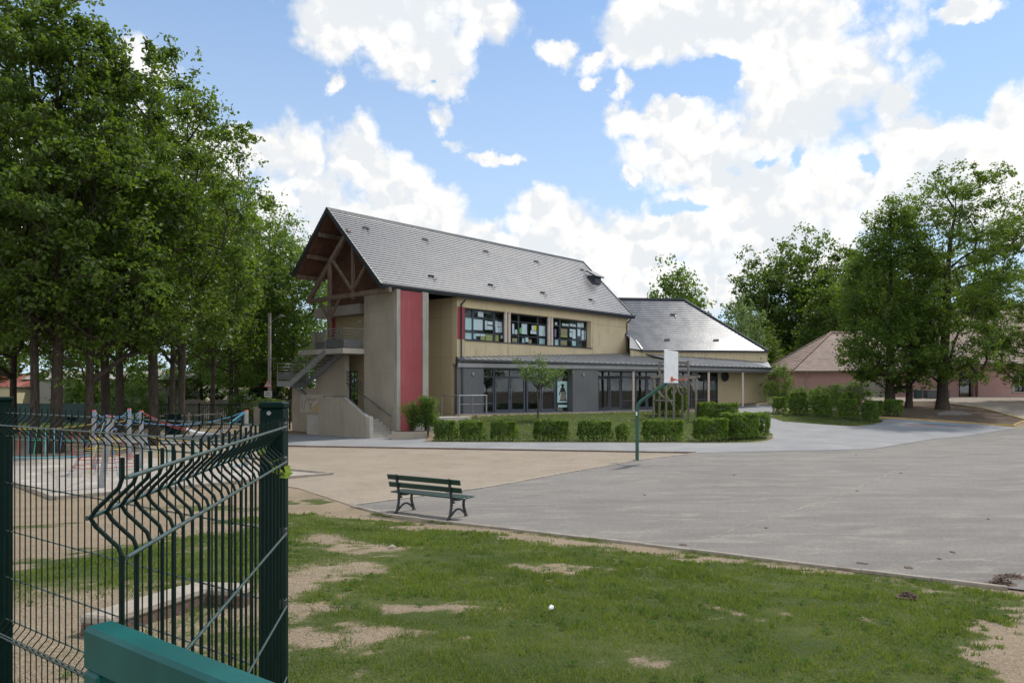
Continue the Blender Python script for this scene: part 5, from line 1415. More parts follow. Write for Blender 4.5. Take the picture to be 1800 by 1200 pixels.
# ---------------------------------------------------------------- bench
def bench():
    a = R(-34); r = empty('park_bench', (-1.74, 16.62, .02), a, label='dark green slatted park bench with black cast-iron legs at the edge of the court', cat='bench')
    # local x along the bench, local y from backrest (behind, towards the lawn) to the front
    for x in (-.74, .74):
        f = MB()
        def pl(pts, w, t=.045):
            for i in range(len(pts) - 1):
                f.bar((x, pts[i][0], pts[i][1]), (x, pts[i + 1][0], pts[i + 1][1]), t, w, up=(1, 0, 0) if False else (0, 1, .3), bev=.006)
        pl([(-.36, .0), (-.30, .10), (-.26, .26), (-.255, .40), (-.29, .62), (-.36, .86)], .055)
        pl([(.25, .0), (.22, .08), (.165, .20), (.155, .30), (.19, .42)], .055)
        pl([(-.26, .41), (.0, .385), (.20, .41)], .05)
        pl([(-.25, .38), (-.16, .33)], .035)
        arc = [(-.29 + .5 * t, .06 + .13 * math.sin(math.pi * t)) for t in np.linspace(0, 1, 9)]
        pl(arc, .04, .035)
        f.box(x - .03, x + .03, -.40, -.30, 0, .025, bev=.005); f.box(x - .03, x + .03, .20, .29, 0, .025, bev=.005)
        for y, z in ((-.335, .60), (-.372, .78)): f.tube([(x, y - .02, z), (x, y - .035, z)], .010, 8)
        f.build('leg_frame', M['iron'], r)
    for k, y in enumerate((-.16, -.02, .12)):
        b = MB(); b.box(-1.02, 1.02, y - .06, y + .06, .425 + .004 * k, .458 + .004 * k, bev=.006); b.build('seat_slat', M['bench_wood'], r)
    for (y, z) in ((-.268, .62), (-.318, .79)):
        b = MB(); b.bar((-1.02, y, z), (1.02, y, z), .030, .115, up=(0, -.28, 1), bev=.006); b.build('back_slat', M['bench_wood'], r)
bench()

# ---------------------------------------------------------------- basketball hoop
def hoop():
    x0, y0 = 4.72, 28.73
    r = empty('basketball_hoop', (x0, y0, 0), math.atan2(-.47, .88), label='green bent basketball pole with a white backboard and orange rim by the court corner', cat='basketball hoop')
    # local x points out over the court
    p = MB(); pts = [(0, 0, 0), (0, 0, 1.95)] + [(.40 * (1 - math.cos(t)), 0, 1.95 + .40 * math.sin(t)) for t in np.linspace(.15, R(56), 6)]
    e = Vector(pts[-1]); d = Vector((math.sin(R(56)), 0, math.cos(R(56)))); pts.append(tuple(e + d * 1.28))
    p.tube(pts, .066, 14); p.build('pole', M['pole_green'], r)
    end = e + d * 1.28
    bx_ = end.x + .06
    q = MB(); q.box(bx_ - .06, bx_ - .004, -.35, .35, 2.95, 3.03); q.box(bx_ - .06, bx_ - .004, -.35, .35, 3.3, 3.38); q.box(bx_ - .1, bx_ - .05, -.12, .12, 2.9, 3.4); q.build('bracket', M['galv'], r)
    q = MB(); q.box(bx_, bx_ + .03, -.87, .87, 2.94, 4.13, bev=.006)
    for y in (-.30, .30): q.tube([(bx_ + .030, y, 3.65), (bx_ + .036, y, 3.65)], .02, 8)
    q.build('backboard', M['white'], r)
    q = MB(); q.box(bx_ + .031, bx_ + .05, -.12, .12, 3.0, 3.17, bev=.005)
    ring = [(bx_ + .17 + .225 - .225 * math.cos(t), .225 * math.sin(t), 3.06) for t in np.linspace(0, 2 * math.pi, 33)]
    q.tube(ring, .011, 8, caps=False); q.bar((bx_ + .05, -.08, 3.08), (bx_ + .19, -.06, 3.06), .02, .05); q.bar((bx_ + .05, .08, 3.08), (bx_ + .19, .06, 3.06), .02, .05)
    q.bar((bx_ + .05, 0, 3.01), (bx_ + .17, 0, 3.055), .08, .015)
    for t in np.linspace(0, 2 * math.pi, 13)[:-1]:
        c = Vector((bx_ + .395 - .225 * math.cos(t), .225 * math.sin(t), 3.05)); q.tube([c, c + Vector((0, 0, -.025)), c + Vector((.01, .01, -.03))], .004, 4)
    q.build('rim', M['rim'], r)
    q = MB(); q.box(-.03, .03, -.072, -.064, 1.72, 1.86); q.build('sticker', M['white'], r)
hoop()

# ---------------------------------------------------------------- timber climbing frame on the lawn
r = empty('timber_frame', (10.1, 47.5, gz(10.1, 47.5)), 0, label='weathered timber post frame with diagonal braces behind the basketball backboard', cat='timber frame')
PST = [(8.95, 48.13, 3.42), (9.33, 48.22, 4.42), (9.50, 47.0, 3.4), (10.0, 47.14, 3.4), (10.72, 48.0, 3.4), (10.96, 47.36, 4.42), (11.36, 47.03, 3.40)]
def lp(x, y, z): return (x - 10.1, y - 47.5, z - gz(10.1, 47.5))
for x, y, zt in PST:
    b = MB(); z0 = gz(x, y) - .05; b.tube([lp(x, y, z0), lp(x + .01, y, (z0 + zt) / 2), lp(x, y, zt)], [.072, .068, .064], 10); b.build('post', M['fence_wood'], r)
for (a, c, w) in [((8.75, 48.2, 3.42), (9.7, 47.95, 3.45), .17), ((10.55, 48.1, 3.42), (11.55, 46.95, 3.42), .17), ((9.33, 48.22, 4.32), (10.96, 47.36, 4.32), .14), ((8.95, 48.13, 1.95), (9.5, 47.0, 1.95), .10), ((9.5, 47.0, 1.95), (10.0, 47.14, 1.95), .10), ((10.0, 47.14, 2.75), (10.72, 48.0, 2.75), .10), ((9.5, 47.0, 3.36), (11.36, 47.03, 3.34), .13), ((10.72, 48.0, 2.45), (10.96, 47.36, 2.45), .09)]:
    b = MB(); b.bar(lp(*a), lp(*c), w, w, bev=.015); b.build('beam', M['fence_wood'], r)
for (a, c) in [((8.95, 48.1, 2.8), (9.5, 47.6, 2.1)), ((9.5, 46.98, 2.5), (10.05, 47.1, 3.25)), ((10.0, 47.1, 3.2), (9.4, 47.6, 2.4)), ((10.05, 47.1, 2.4), (10.7, 47.9, 3.3)), ((10.0, 47.1, 3.1), (10.5, 47.4, 2.3)), ((10.96, 47.36, 3.3), (11.36, 47.0, 2.4)), ((9.5, 47.0, 2.3), (10.0, 47.1, 1.6)), ((10.3, 47.3, 3.3), (10.9, 47.4, 2.6))]:
    b = MB(); b.bar(lp(*a), lp(*c), .09, .09, bev=.01); b.build('brace', M['fence_wood'], r)

# railing before the left end of the grey front
r = empty('handrail', (-3.0, 45.2, gz(-3.0, 45.2)), 0, label='galvanised hand railing in front of the left end of the grey ground floor', cat='railing')
z0 = gz(-3.0, 45.2); RP = [(-4.25, 46.2, 1.06), (-3.12, 44.95, 1.02), (-1.56, 46.0, 1.13), (-1.56, 47.3, 1.13)]
L_ = lambda p, dz: (p[0] + 3.0, p[1] - 45.2, 2.28 + dz - z0)
b = MB()
for i in range(3): b.tube([L_(RP[i], 0), L_(RP[i + 1], 0)], .032, 8)
b.build('top_rail', M['galv'], r)
b = MB()
for dz in (-.52,):
    for i in range(3): b.tube([L_(RP[i], dz), L_(RP[i + 1], dz)], .012, 6)
b.build('lower_rail', M['galv'], r)
for i, p in enumerate(RP):
    b = MB(); b.tube([L_(p, 0), (p[0] + 3.0, p[1] - 45.2, p[2] - z0 - .35)], .05 if i == 1 else .026, 8); b.build('post', M['galv'], r)
for t in (.5,):
    p = [RP[1][k] * (1 - t) + RP[2][k] * t for k in range(3)]; b = MB(); b.tube([L_(p, 0), (p[0] + 3.0, p[1] - 45.2, p[2] - z0 - .25)], .02, 8); b.build('post', M['galv'], r)

# ---------------------------------------------------------------- welded mesh fence, its loose panel and the gate at the viewer
FOLDS = [(2.69, 0), (2.66, .010), (2.652, .030), (2.645, .036), (2.638, .030), (2.625, .010), (2.60, 0)]
def prof(z0, z1, sgn):
    P = [(z1, 0)]
    def fold(zc): return [(zc + .048, .0), (zc + .036, .004), (zc + .010, .030), (zc, .036), (zc - .010, .030), (zc - .036, .004), (zc - .048, 0)]
    P += fold(z1 - .072)
    zz = z1 - .93
    while zz > z0 + .1: P += fold(zz); zz -= .86
    P.append((z0, 0))
    return [(z, o * sgn) for z, o in P]
def mesh_panel(a, c, z0, z1, sgn, wr, mb):
    a = Vector((*a, 0)); c = Vector((*c, 0)); d = c - a; L = d.length; d.normalize(); nrm = Vector((-d.y, d.x, 0)) * sgn
    P = prof(z0, z1, 1); n = int(round(L / .05))
    for i in range(n + 1):
        base = a + d * (L * i / n)
        mb.tube([base + nrm * o + Vector((0, 0, z)) for z, o in P], wr, 6)
    H = [z1 - .024, z1 - .12, z1 - .315, z1 - .515, z1 - .71, z1 - .885, z1 - .975, z1 - 1.17, z1 - 1.36, z1 - 1.5]
    for z in H:
        if z > z0: mb.tube([a + nrm * -wr * 1.8 + Vector((0, 0, z)), c + nrm * -wr * 1.8 + Vector((0, 0, z))], wr * 1.12, 8, m=1)
    for z in (z1 - .072, z1 - .93):
        for dz in ((-.006, .006) if z < z1 - .5 else (0,)): mb.tube([a + nrm * (.036 + wr * 1.5) + Vector((0, 0, z + dz)), c + nrm * (.036 + wr * 1.5) + Vector((0, 0, z + dz))], wr * 1.12, 8, m=1)
def fence_post(mb, x, y, rz, zt, zb_, w=.062):
    t = MB(Matrix.Translation((x, y, 0)) @ Matrix.Rotation(rz, 4, 'Z')); t.box(-w / 2, w / 2, -w / 2, w / 2, zb_, zt - .012, bev=.004); t.box(-w / 2 - .003, w / 2 + .003, -w / 2 - .003, w / 2 + .003, zt - .012, zt + .006, bev=.004)
    mb.v += t.v; o = len(mb.v) - len(t.v); mb.f += [[i + o for i in f] for f in t.f]; mb.mi += t.mi; mb.sm += t.sm
def rel(mb, x, y, z):
    mb.v = [(a - x, b - y, c - z) for a, b, c in mb.v]; return mb
FX, FY = -1.4, 2.66; FZ = gz(FX, FY)
fr = empty('mesh_fence', (FX, FY, FZ), 0, label='dark green welded mesh fence panel standing between two square posts', cat='fence')
fa, fc = (-2.125, 3.19), (-.70, 2.145); frz = math.atan2(fc[1] - fa[1], fc[0] - fa[0])
b = MB(); mesh_panel(fa, fc, 1.2, 2.715, -1, .0025, b); rel(b, FX, FY, FZ).build('mesh_panel', [M['fgreen'], M['frail_sheen']], fr)
b = MB(); fence_post(b, -2.175, 3.24, frz, 2.752, .7, .07); rel(b, FX, FY, FZ).build('post', M['fpost'], fr)
b = MB(); fence_post(b, -.662, 2.12, .05, 2.752, .7, .064); p_ = rel(b, FX, FY, FZ).build('post', M['fpost'], fr)
b = MB(); b.tube([(-.665, 2.087, 2.728), (-.665, 2.082, 2.728)], .006, 8); rel(b, FX, FY, FZ).build('bolt', M['galv'], p_)
for z in (2.69, 2.595, 2.40, 2.205):
    b = MB(); b.box(-.636, -.618, 2.080, 2.100, z - .014, z + .014, bev=.003); rel(b, FX, FY, FZ).build('clip', M['iron'], p_)
b = MB(); mesh_panel((-.622, 2.085), (-.468, .915), 1.2, 2.715, -1, .0027, b)
lx, ly = -.545, 1.5; o = rel(b, lx, ly, gz(lx, ly)).build('fence_panel', [M['fgreen'], M['frail_sheen']]); o.location = (lx, ly, gz(lx, ly))
tag(o, 'loose green mesh panel with a free jagged end swung towards the viewer', 'fence panel')
def gate():
    x0, y0, zt = -.4536, .804, 2.5475; a = math.atan2(-.6, .8); z0 = gz(x0, y0)
    r = empty('metal_gate', (x0, y0, z0), a, label='teal green metal gate frame of square tube with chipped paint, close to the viewer', cat='gate')
    t = zt - z0; L = 1.05
    w, h = .032, .046
    b = MB(); b.box(0, L, 0, w, t - h, t, bev=.004); b.build('top_rail', M['gate'], r)
    for xx in (0, L - w): b = MB(); b.box(xx, xx + w, .0005, w - .0005, .08, t - h, bev=.003); b.build('stile', M['gate'], r)
    b = MB(); b.box(w, L - w, .001, w - .001, .12, .17, bev=.003); b.build('bottom_rail', M['gate'], r)
    for k in range(8):
        xx = .125 + k * .108; b = MB(); b.box(xx, xx + .018, .007, .025, .17, t - h, bev=.002); b.build('bar', M['gate'], r)
gate()

# low broken concrete kerb of an old sand box behind the fence
b = MB()
for (a, c, w) in (((-3.30, 6.0), (-3.03, 7.28), .27), ((-3.16, 7.42), (-2.55, 7.36), .25)):
    b.bar((*a, gz(*a) + .13), (*c, gz(*c) + .15), w, .08, bev=.02); b.bar((*a, gz(*a) - .06), (*c, gz(*c) - .04), w - .03, .30, m=1)
cx_, cy_ = -3.1, 6.8; o = rel(b, cx_, cy_, gz(cx_, cy_)).build('concrete_kerb_block', [M['kerb'], M['debris']]); o.location = (cx_, cy_, gz(cx_, cy_)); tag(o, 'pale broken concrete kerb block on the gravel behind the mesh fence', 'concrete block')

# ---------------------------------------------------------------- rope playground
r = empty('rope_climbing_net', (-12.5, 25.0, 0), 0, label='rope climbing net with grey steel posts and coloured ropes in the gravel pit', cat='climbing net')
PL = [(-14.05, 25.6, 1.98), (-11.25, 20.95, 1.98), (-12.63, 25.95, 1.95), (-9.31, 26.7, 1.95), (-14.42, 28.7, 1.95)]
W_ = lambda x, y, z: (x + 12.5, y - 25.0, z)
for i, (x, y, z) in enumerate(PL):
    b = MB(); dx = .22 if i == 1 else 0; b.tube([W_(x - dx * .3, y, -.1), W_(x + dx, y, z)], .085 if i == 1 else .07, 12); o = b.build('post', M['galv'], r)
    c = MB(); c.tube([W_(x + dx, y, z), W_(x + dx, y, z + .035)], [.08, .06], 10); c.build('cap', M['rope_red'], o)
def rope(mb, a, c, sag=0.0, rr=.011, n=7):
    a = Vector(a); c = Vector(c); mb.tube([a.lerp(c, i / n) + Vector((0, 0, -4 * sag * (i / n) * (1 - i / n))) for i in range(n + 1)], rr, 5)
RB = {k: MB() for k in ('blue', 'red', 'yellow', 'green', 'cyan', 'white')}
top = [Vector(W_(*p)) for p in PL]; top[1] = top[1] + Vector((.22, 0, 0))
for i, j, k in ((0, 1, 'blue'), (1, 2, 'blue'), (0, 2, 'yellow'), (2, 4, 'blue'), (0, 4, 'blue'), (1, 3, 'blue')): rope(RB[k], top[i], top[j], .35)
rope(RB['red'], top[2], W_(-11.2, 26.2, 1.35), .05); rope(RB['red'], top[2], W_(-11.0, 26.3, 1.25), .12); rope(RB['white'], W_(-11.2, 26.2, 1.35), W_(-10.6, 26.4, 1.2), .05, .05)
rope(RB['blue'], W_(-10.6, 26.4, 1.2), top[3], .25); rope(RB['cyan'], top[3], W_(-9.9, 26.6, 1.5), .0, .03)
apex = Vector(W_(-13.0, 24.4, 1.9)); R0 = 1.0
for lev, (k, zz) in enumerate((('red', .3), ('red', .55), ('yellow', .85), ('yellow', 1.15), ('blue', 1.45))):
    rad_ = R0 * (1 - lev * .17); ring = [Vector(W_(-13.0 + rad_ * math.cos(t), 24.4 + rad_ * math.sin(t), zz)) for t in np.linspace(0, 2 * math.pi, 9)]
    for i in range(8): rope(RB[k], ring[i], ring[i + 1], .03, .012, 3)
for t in np.linspace(0, 2 * math.pi, 9)[:-1]:
    k = ('red', 'blue', 'yellow', 'blue')[int(t * 1.3) % 4]; rope(RB[k], apex, W_(-13.0 + R0 * 1.12 * math.cos(t), 24.4 + R0 * 1.12 * math.sin(t), .02), .0, .011)
for p in (0, 2): rope(RB['blue'], top[p], apex, .1)
# hanging bridge of ropes to the left and to the right
def bridge(a, c, z, n, seq):
    a = Vector(a); c = Vector(c)
    rope(RB['yellow'], (*a, z), (*c, z), .22); rope(RB['green'], (*a, z - .55), (*c, z - .55), .05); rope(RB['cyan'], (*a, z - 1.15), (*c, z - 1.05), .12, .02)
    for i in range(n):
        p = a.lerp(c, (i + .5) / n); k = seq[i % len(seq)]; j = rnd.uniform(-.12, .12)
        rope(RB[k], (p.x, p.y, z - .18), (p.x + j, p.y + j * .3, z - 1.1), 0, .015, 2)
bridge(W_(-20.0, 27.6, 0)[:2], W_(-14.05, 25.6, 0)[:2], 1.55, 16, ('cyan', 'cyan', 'blue', 'red', 'red', 'yellow', 'yellow', 'red', 'blue', 'green'))
bridge(W_(-12.63, 25.95, 0)[:2], W_(-9.31, 26.7, 0)[:2], 1.15, 9, ('cyan', 'yellow', 'cyan', 'red', 'blue', 'yellow', 'cyan'))
for k, mb in RB.items():
    if mb.v: mb.build('rope', M['rope_' + k], r, )
for (x, y) in ((-20.0, 27.6),):
    b = MB(); b.tube([W_(x, y, -.1), W_(x, y, 1.8)], .06, 10); b.build('post', M['galv'], r)
b = MB(); b.tube([(0, 0, 0), (0, 0, 1.35)], .035, 8); b.tube([(0, 0, 1.35), (.02, 0, 1.45), (0, 0, 1.55)], [.2, .27, .2], 14); o = b.build('spinning_disc', M['fgreen']); o.location = (-19.2, 33.2, 0); tag(o, 'dark green mushroom-shaped play post between the oak trunks', 'play post')

# ---------------------------------------------------------------- things behind the playground
def fence_row(name, a, c, h, mkind, lab, cat, step=.12, post_every=2.5, boards=False):
    a = Vector(a); c = Vector(c); d = c - a; L = d.length; z0 = gz(a.x, a.y); r = empty(name, (a.x, a.y, z0), math.atan2(d.y, d.x), label=lab, cat=cat)
    b = MB()
    if boards == 'solid': b.box(0, L, -.02, .02, .1, h)
    else:
        n = int(L / step)
        for i in range(n + 1):
            x = L * i / n
            if boards: b.box(x - step * .38, x + step * .38, -.012, .012, .05, h + rnd.uniform(-.05, .05))
            else: b.box(x - .01, x + .01, -.01, .01, .08, h)
        for z in (.18, h - .12): b.box(0, L, .012, .04, z, z + .05)
    b.build('panel', M[mkind], r)
    n = max(1, int(L / post_every))
    for i in range(n + 1):
        b = MB(); x = L * i / n; b.box(x - .035, x + .035, .04, .11, -.1, h + .06, bev=.004); b.build('post', M['galv' if boards == 'solid' else mkind], r)
    return r
fence_row('railing_fence', (-22.5, 48.4), (-17.3, 48.4), 1.75, 'fgreen', 'tall green railing fence behind the gravel pit', 'fence')
fence_row('railing_fence', (-16.6, 50.5), (-14.6, 49.9), 1.75, 'fgreen', 'short green railing gate between the utility cabinet and the school', 'gate', .12, 1.0)
fence_row('screen_fence', (-39.0, 57.5), (-26.8, 57.0), 1.55, 'screen', 'dark green screened fence in front of the long grey building', 'fence', boards='solid', post_every=3.0)
fence_row('board_fence', (-27.0, 62.5), (-14.5, 61.5), 1.75, 'fence_wood', 'weathered upright board fence behind the green railings', 'fence', step=.16, boards=True, post_every=3)
b = MB(); b.box(-.17, .17, -.17, .17, 0, 2.15, bev=.02); b.box(-.21, .21, -.21, .21, 2.15, 2.2, bev=.01); o = b.build('gate_pillar', M['fgreen']); o.location = (-21.3, 47.7, 0); tag(o, 'thick dark green gate pillar before the railing fence', 'pillar')
ico = MB()
ring_ = [(.14 * math.sin(math.pi * k / 8), .14 - .14 * math.cos(math.pi * k / 8)) for k in range(9)]
ico.tube([(0, 0, z) for _, z in ring_], [max(.004, rr) for rr, _ in ring_], 14)
for (x, y, z, lab) in ((-21.3, 47.7, 2.2, 'pale globe on top of the dark green gate pillar'), (-19.4, 48.5, 1.83, 'pale yellow-green globe on the railing fence')):
    o = ico.build('globe', M['cream']); o.location = (x, y, z); tag(o, lab, 'globe')
b = MB(); b.box(-.45, .45, -.2, .2, 0, 1.15, bev=.02); b.box(-.5, .5, -.25, .25, 1.15, 1.19, bev=.01); b.box(-.38, .38, -.215, -.2, .15, 1.0); o = b.build('metal_bin', M['fgreen']); o.location = (-19.7, 44.4, 0); tag(o, 'dark green metal bin beside the wooden rail fence', 'bin')
r = empty('rail_fence', (-20.2, 44.3, 0), 0, label='wooden post and rail fence in front of the green railings', cat='fence')
for x in (-4.5, -2.2, 1.4, 3.3): 
    b = MB(); b.tube([(x, 0, -.1), (x, 0, 1.3)], .07, 8); b.build('post', M['fence_wood'], r)
for z in (.65, 1.12):
    b = MB(); b.tube([(-4.6, 0, z - .1), (1.4, 0, z), (3.35, 0, z + .1)], .05, 8); b.build('rail', M['fence_wood'], r)
b = MB()
A_, C_ = Vector((-16.9, 44.3, 1.15)), Vector((-15.4, 44.6, 1.15))
for i in range(24):
    t = i / 24; p = A_.lerp(C_, t) + Vector((0, 0, -1.2 * t * (1 - t))); b.bar(p, p + Vector((.05, .01, .02 * (t - .5))), .03, .03)
o = rel(b, -16.9, 44.3, 0).build('chain', M['galv']); o.location = (-16.9, 44.3, 0); tag(o, 'grey chain sagging from the last post of the wooden rail fence', 'chain')
b = MB(); b.box(-.36, .36, -.2, .2, .0, 1.25, bev=.01); b.box(-.40, .40, -.24, .24, 1.25, 1.31, bev=.01); b.box(-.3, -.01, -.206, -.2, .15, 1.15); b.box(.01, .3, -.206, -.2, .15, 1.15)
o = b.build('utility_cabinet', M['stone_grey']); o.location = (-18.4, 55.5, 0); tag(o, 'pale grey utility cabinet behind the near fence post', 'cabinet')
r = empty('utility_pole', (-18.45, 58.0, 0), 0, label='pale concrete utility pole with a street lamp, left of the steel stair', cat='utility pole')
b = MB(); b.bar((0, 0, -.2), (0, 0, 8.4), .22, .18); b.build('pole', M['stone_grey'], r)
b = MB(); b.tube([(0, 0, 7.4), (.3, -.1, 7.9), (.75, -.2, 8.1)], .03, 6); o = b.build('lamp_arm', M['galv'], r)
b = MB(); b.tube([(.7, -.2, 8.1), (.95, -.25, 8.16), (1.2, -.3, 8.14)], [.06, .12, .05], 8); b.build('lamp_head', M['galv'], o)
b = MB(); b.bar((-.5, 0, 4.9), (.45, 0, 4.9), .06, .06); b.build('cross_arm', M['galv'], r)
r = empty('road_sign', (-18.0, 56.2, 0), 0, label='red-bordered triangular warning sign above a white plate on a thin grey post', cat='road sign')
b = MB(); b.tube([(0, .04, 0), (0, .04, 5.4)], .035, 8); b.build('post', M['galv'], r)
b = MB(); s3 = .33
def tri(s_, y, m, zc=2.96): b.add([(-s_, y, zc - s_ * .58), (s_, y, zc - s_ * .58), (0, y, zc + s_ * 1.16), (-s_, y + .012, zc - s_ * .58), (s_, y + .012, zc - s_ * .58), (0, y + .012, zc + s_ * 1.16)], [(0, 1, 2), (5, 4, 3), (0, 3, 4, 1), (1, 4, 5, 2), (2, 5, 3, 0)], m)
tri(s3, -.012, 0); tri(s3 * .74, -.016, 1); b.box(-.025, .025, -.02, -.016, 2.92, 3.15, 2); b.box(-.025, .025, -.02, -.016, 2.82, 2.87, 2)
b.build('warning_triangle', [M['sign_red'], M['white'], M['ink']], r)
b = MB(); b.box(-.28, .28, -.012, 0, 2.05, 2.48); b.box(-.21, .21, -.016, -.012, 2.31, 2.36, 1); b.box(-.21, .21, -.016, -.012, 2.16, 2.21, 1); b.build('plate', [M['white'], M['ink']], r)

# white van parked behind the fence
def van():
    r = empty('parked_van', (-22.6, 67.0, gz(-22.6, 67)), R(8), label='white van parked behind the green railing fence', cat='van')
    b = MB(); b.extr([(-2.1, .35), (2.1, .35), (2.15, .95), (1.55, 1.15), (.95, 1.85), (-2.0, 1.9), (-2.15, 1.6)], 'y', -.85, .85); b.build('body', M['car_white'], r)
    for y in (-.856, .856):
        b = MB(); b.extr([(.85, 1.72), (1.4, 1.15), (.35, 1.15), (.35, 1.72)], 'y', y - .006, y + .006); b.build('window', M['ink'], r)
        b = MB(); b.extr([(.2, 1.72), (.2, 1.15), (-1.9, 1.15), (-1.85, 1.72)], 'y', y - .006, y + .006); b.build('window', M['ink'], r)
    b = MB(); b.extr([(-.74, 1.16), (.74, 1.16), (.66, 1.78), (-.66, 1.78)], 'x', -2.17, -2.14); b.build('window', M['ink'], r)
    for x in (-1.35, 1.35):
        for y in (-.8, .8): b = MB(); b.tube([(x, y - .09, .32), (x, y + .09, .32)], .32, 16); b.build('wheel', M['tyre'], r)
van()

# ---------------------------------------------------------------- neighbouring houses
def hip_roof(mb, x0, x1, y0, y1, ez, rz, run, m=0, rows=20):
    """hipped roof with lapped courses; ridge along x"""
    ym = (y0 + y1) / 2; hi = ((x0 + run, ym, rz), (x1 - run, ym, rz))
    def face(A_, B_, Cc, D_):
        A_, B_, Cc, D_ = map(Vector, (A_, B_, Cc, D_)); nrm = (B_ - A_).cross(D_ - A_).normalized(); nrm = nrm if nrm.z > 0 else -nrm
        for i in range(rows):
            t0, t1 = i / rows, min(1, (i + 1.05) / rows); p, q = A_.lerp(D_, t0) + nrm * .035, B_.lerp(Cc, t0) + nrm * .035; u, v = A_.lerp(D_, t1) + nrm * .004, B_.lerp(Cc, t1) + nrm * .004
            mb.add([p - nrm * .05, q - nrm * .05, p, q, u, v], [(0, 1, 3, 2), (2, 3, 5, 4)], m)
    a, b_, c, d = (x0, y0, ez), (x1, y0, ez), (x1, y1, ez), (x0, y1, ez)
    face(a, b_, hi[1], hi[0]); face(c, d, hi[0], hi[1]); face(d, a, hi[0], hi[0]); face(b_, c, hi[1], hi[1])
    return hi, (a, b_, c, d)
def house_a():
    z = 1.75; r = empty('pink_house', (24.6, 66.5, z), R(-2), label='low pink house with a hipped clay-tile roof beyond the hedges', cat='house')
    b = MB(); b.box(.1, 13.4, .0, 9.6, -.6, 2.45); b.build('wall', M['pink'], r)
    b = MB(); hi, E_ = hip_roof(b, -.3, 13.8, -.45, 10.0, 2.45, 6.05, 5.3); o = b.build('roof', M['clay'], r)
    b = MB()
    for (p, q) in ((E_[0], hi[0]), (E_[1], hi[1]), (E_[3], hi[0]), (hi[0], hi[1])):
        p, q = Vector(p), Vector(q); n = int((q - p).length / .36)
        for i in range(n): b.tube([p.lerp(q, i / n) + Vector((0, 0, .05)), p.lerp(q, (i + 1.1) / n) + Vector((0, 0, .03))], [.13, .10], 7)
    b.build('ridge_tile', M['clay'], o)
    b = MB(); b.box(-.3, 13.8, -.45, -.0, 2.36, 2.43); b.box(-.3, 0, 0, 10, 2.36, 2.43); b.build('eave', M['pink'], o)
    b = MB(); b.box(-.35, 13.85, -.56, -.45, 2.37, 2.47); b.build('gutter', M['stone_grey'], o)
    for x in (1.0, 5.4):
        b = MB(); b.tube([(x, -.5, 2.38), (x, -.42, 2.2), (x, -.07, 1.95), (x, -.07, -.3)], .05, 8); b.build('downpipe', M['concrete_pale'], r)
    b = MB(); b.box(5.7, 8.2, -.02, .02, -.3, 1.9); b.box(5.6, 8.3, -.05, -.02, -.35, -.25); b.build('pale_panel', M['stone_grey'], r)
house_a()
def house_b():
    z = 1.75; r = empty('pink_building', (36.2, 66.4, z), 0, label='larger pink building with a clay-tile roof behind the open maple at the right border', cat='house')
    b = MB(); b.wall(0, 20, -.6, 3.05, 0, .3, holes=[(2.75, 3.85, .0, 2.4), (7.6, 8.45, .62, 2.5), (12.4, 13.3, .62, 2.5)]); b.box(0, .3, .3, 12, -.6, 3.05); b.box(19.7, 20, .3, 12, -.6, 3.05); b.box(.3, 19.7, 11.7, 12, -.6, 3.05); b.box(.3, 19.7, 5, 5.1, -.3, 3.0); b.build('wall', M['pink'], r)
    b = MB(); b.box(4.25, 5.0, -.30, -.002, -.5, 3.05); b.build('pilaster', M['pink'], r)
    b = MB(); hi, E_ = hip_roof(b, -.5, 20.5, -.5, 12.5, 3.05, 8.6, 6.4, rows=28); b.build('roof', M['clay'], r)
    b = MB(); b.box(-.55, 20.5, -.62, -.5, 2.96, 3.07); b.build('gutter', M['stone_grey'], r)
    b = MB(); b.tube([(4.0, -.56, 2.98), (4.0, -.1, 2.7), (4.0, -.1, -.3)], .06, 8); b.build('downpipe', M['pink'], r)
    for (x0, x1) in ((7.6, 8.45), (12.4, 13.3)):
        f = MB(); f.box(x0, x0 + .09, .10, .17, .62, 2.5); f.box(x1 - .09, x1, .10, .17, .62, 2.5); f.box(x0, x1, .104, .166, .62, .72); f.box(x0, x1, .104, .166, 2.4, 2.5); f.box(x0, x1, .104, .166, 1.4, 1.48); f.box((x0 + x1) / 2 - .04, (x0 + x1) / 2 + .04, .11, .16, .62, 2.5); w = f.build('window', M['fgreen'], r)
        g = MB(); g.box(x0 + .05, x1 - .05, .132, .138, .66, 2.46); g.build('pane', M['glass_dark'], w)
        s_ = MB(); s_.box(x0 - .2, x1 + .2, -.08, .1, .52, .615); s_.box(x0 - .2, x0 - .002, -.025, -.002, .62, 2.5); s_.box(x1 + .002, x1 + .2, -.025, -.002, .62, 2.5); s_.build('surround', M['concrete_pale'], w)
    f = MB(); f.box(2.75, 2.9, .1, .17, 0, 2.4); f.box(3.7, 3.85, .1, .17, 0, 2.4); f.box(2.75, 3.85, .104, .166, 2.28, 2.4); f.box(2.75, 3.85, .104, .166, 0, .2); f.box(2.75, 3.85, .104, .166, 1.2, 1.32); d = f.build('door', M['fgreen'], r)
    g = MB(); g.box(2.85, 3.75, .13, .136, .1, 2.35); g.build('pane', M['glass'], d)
house_b()
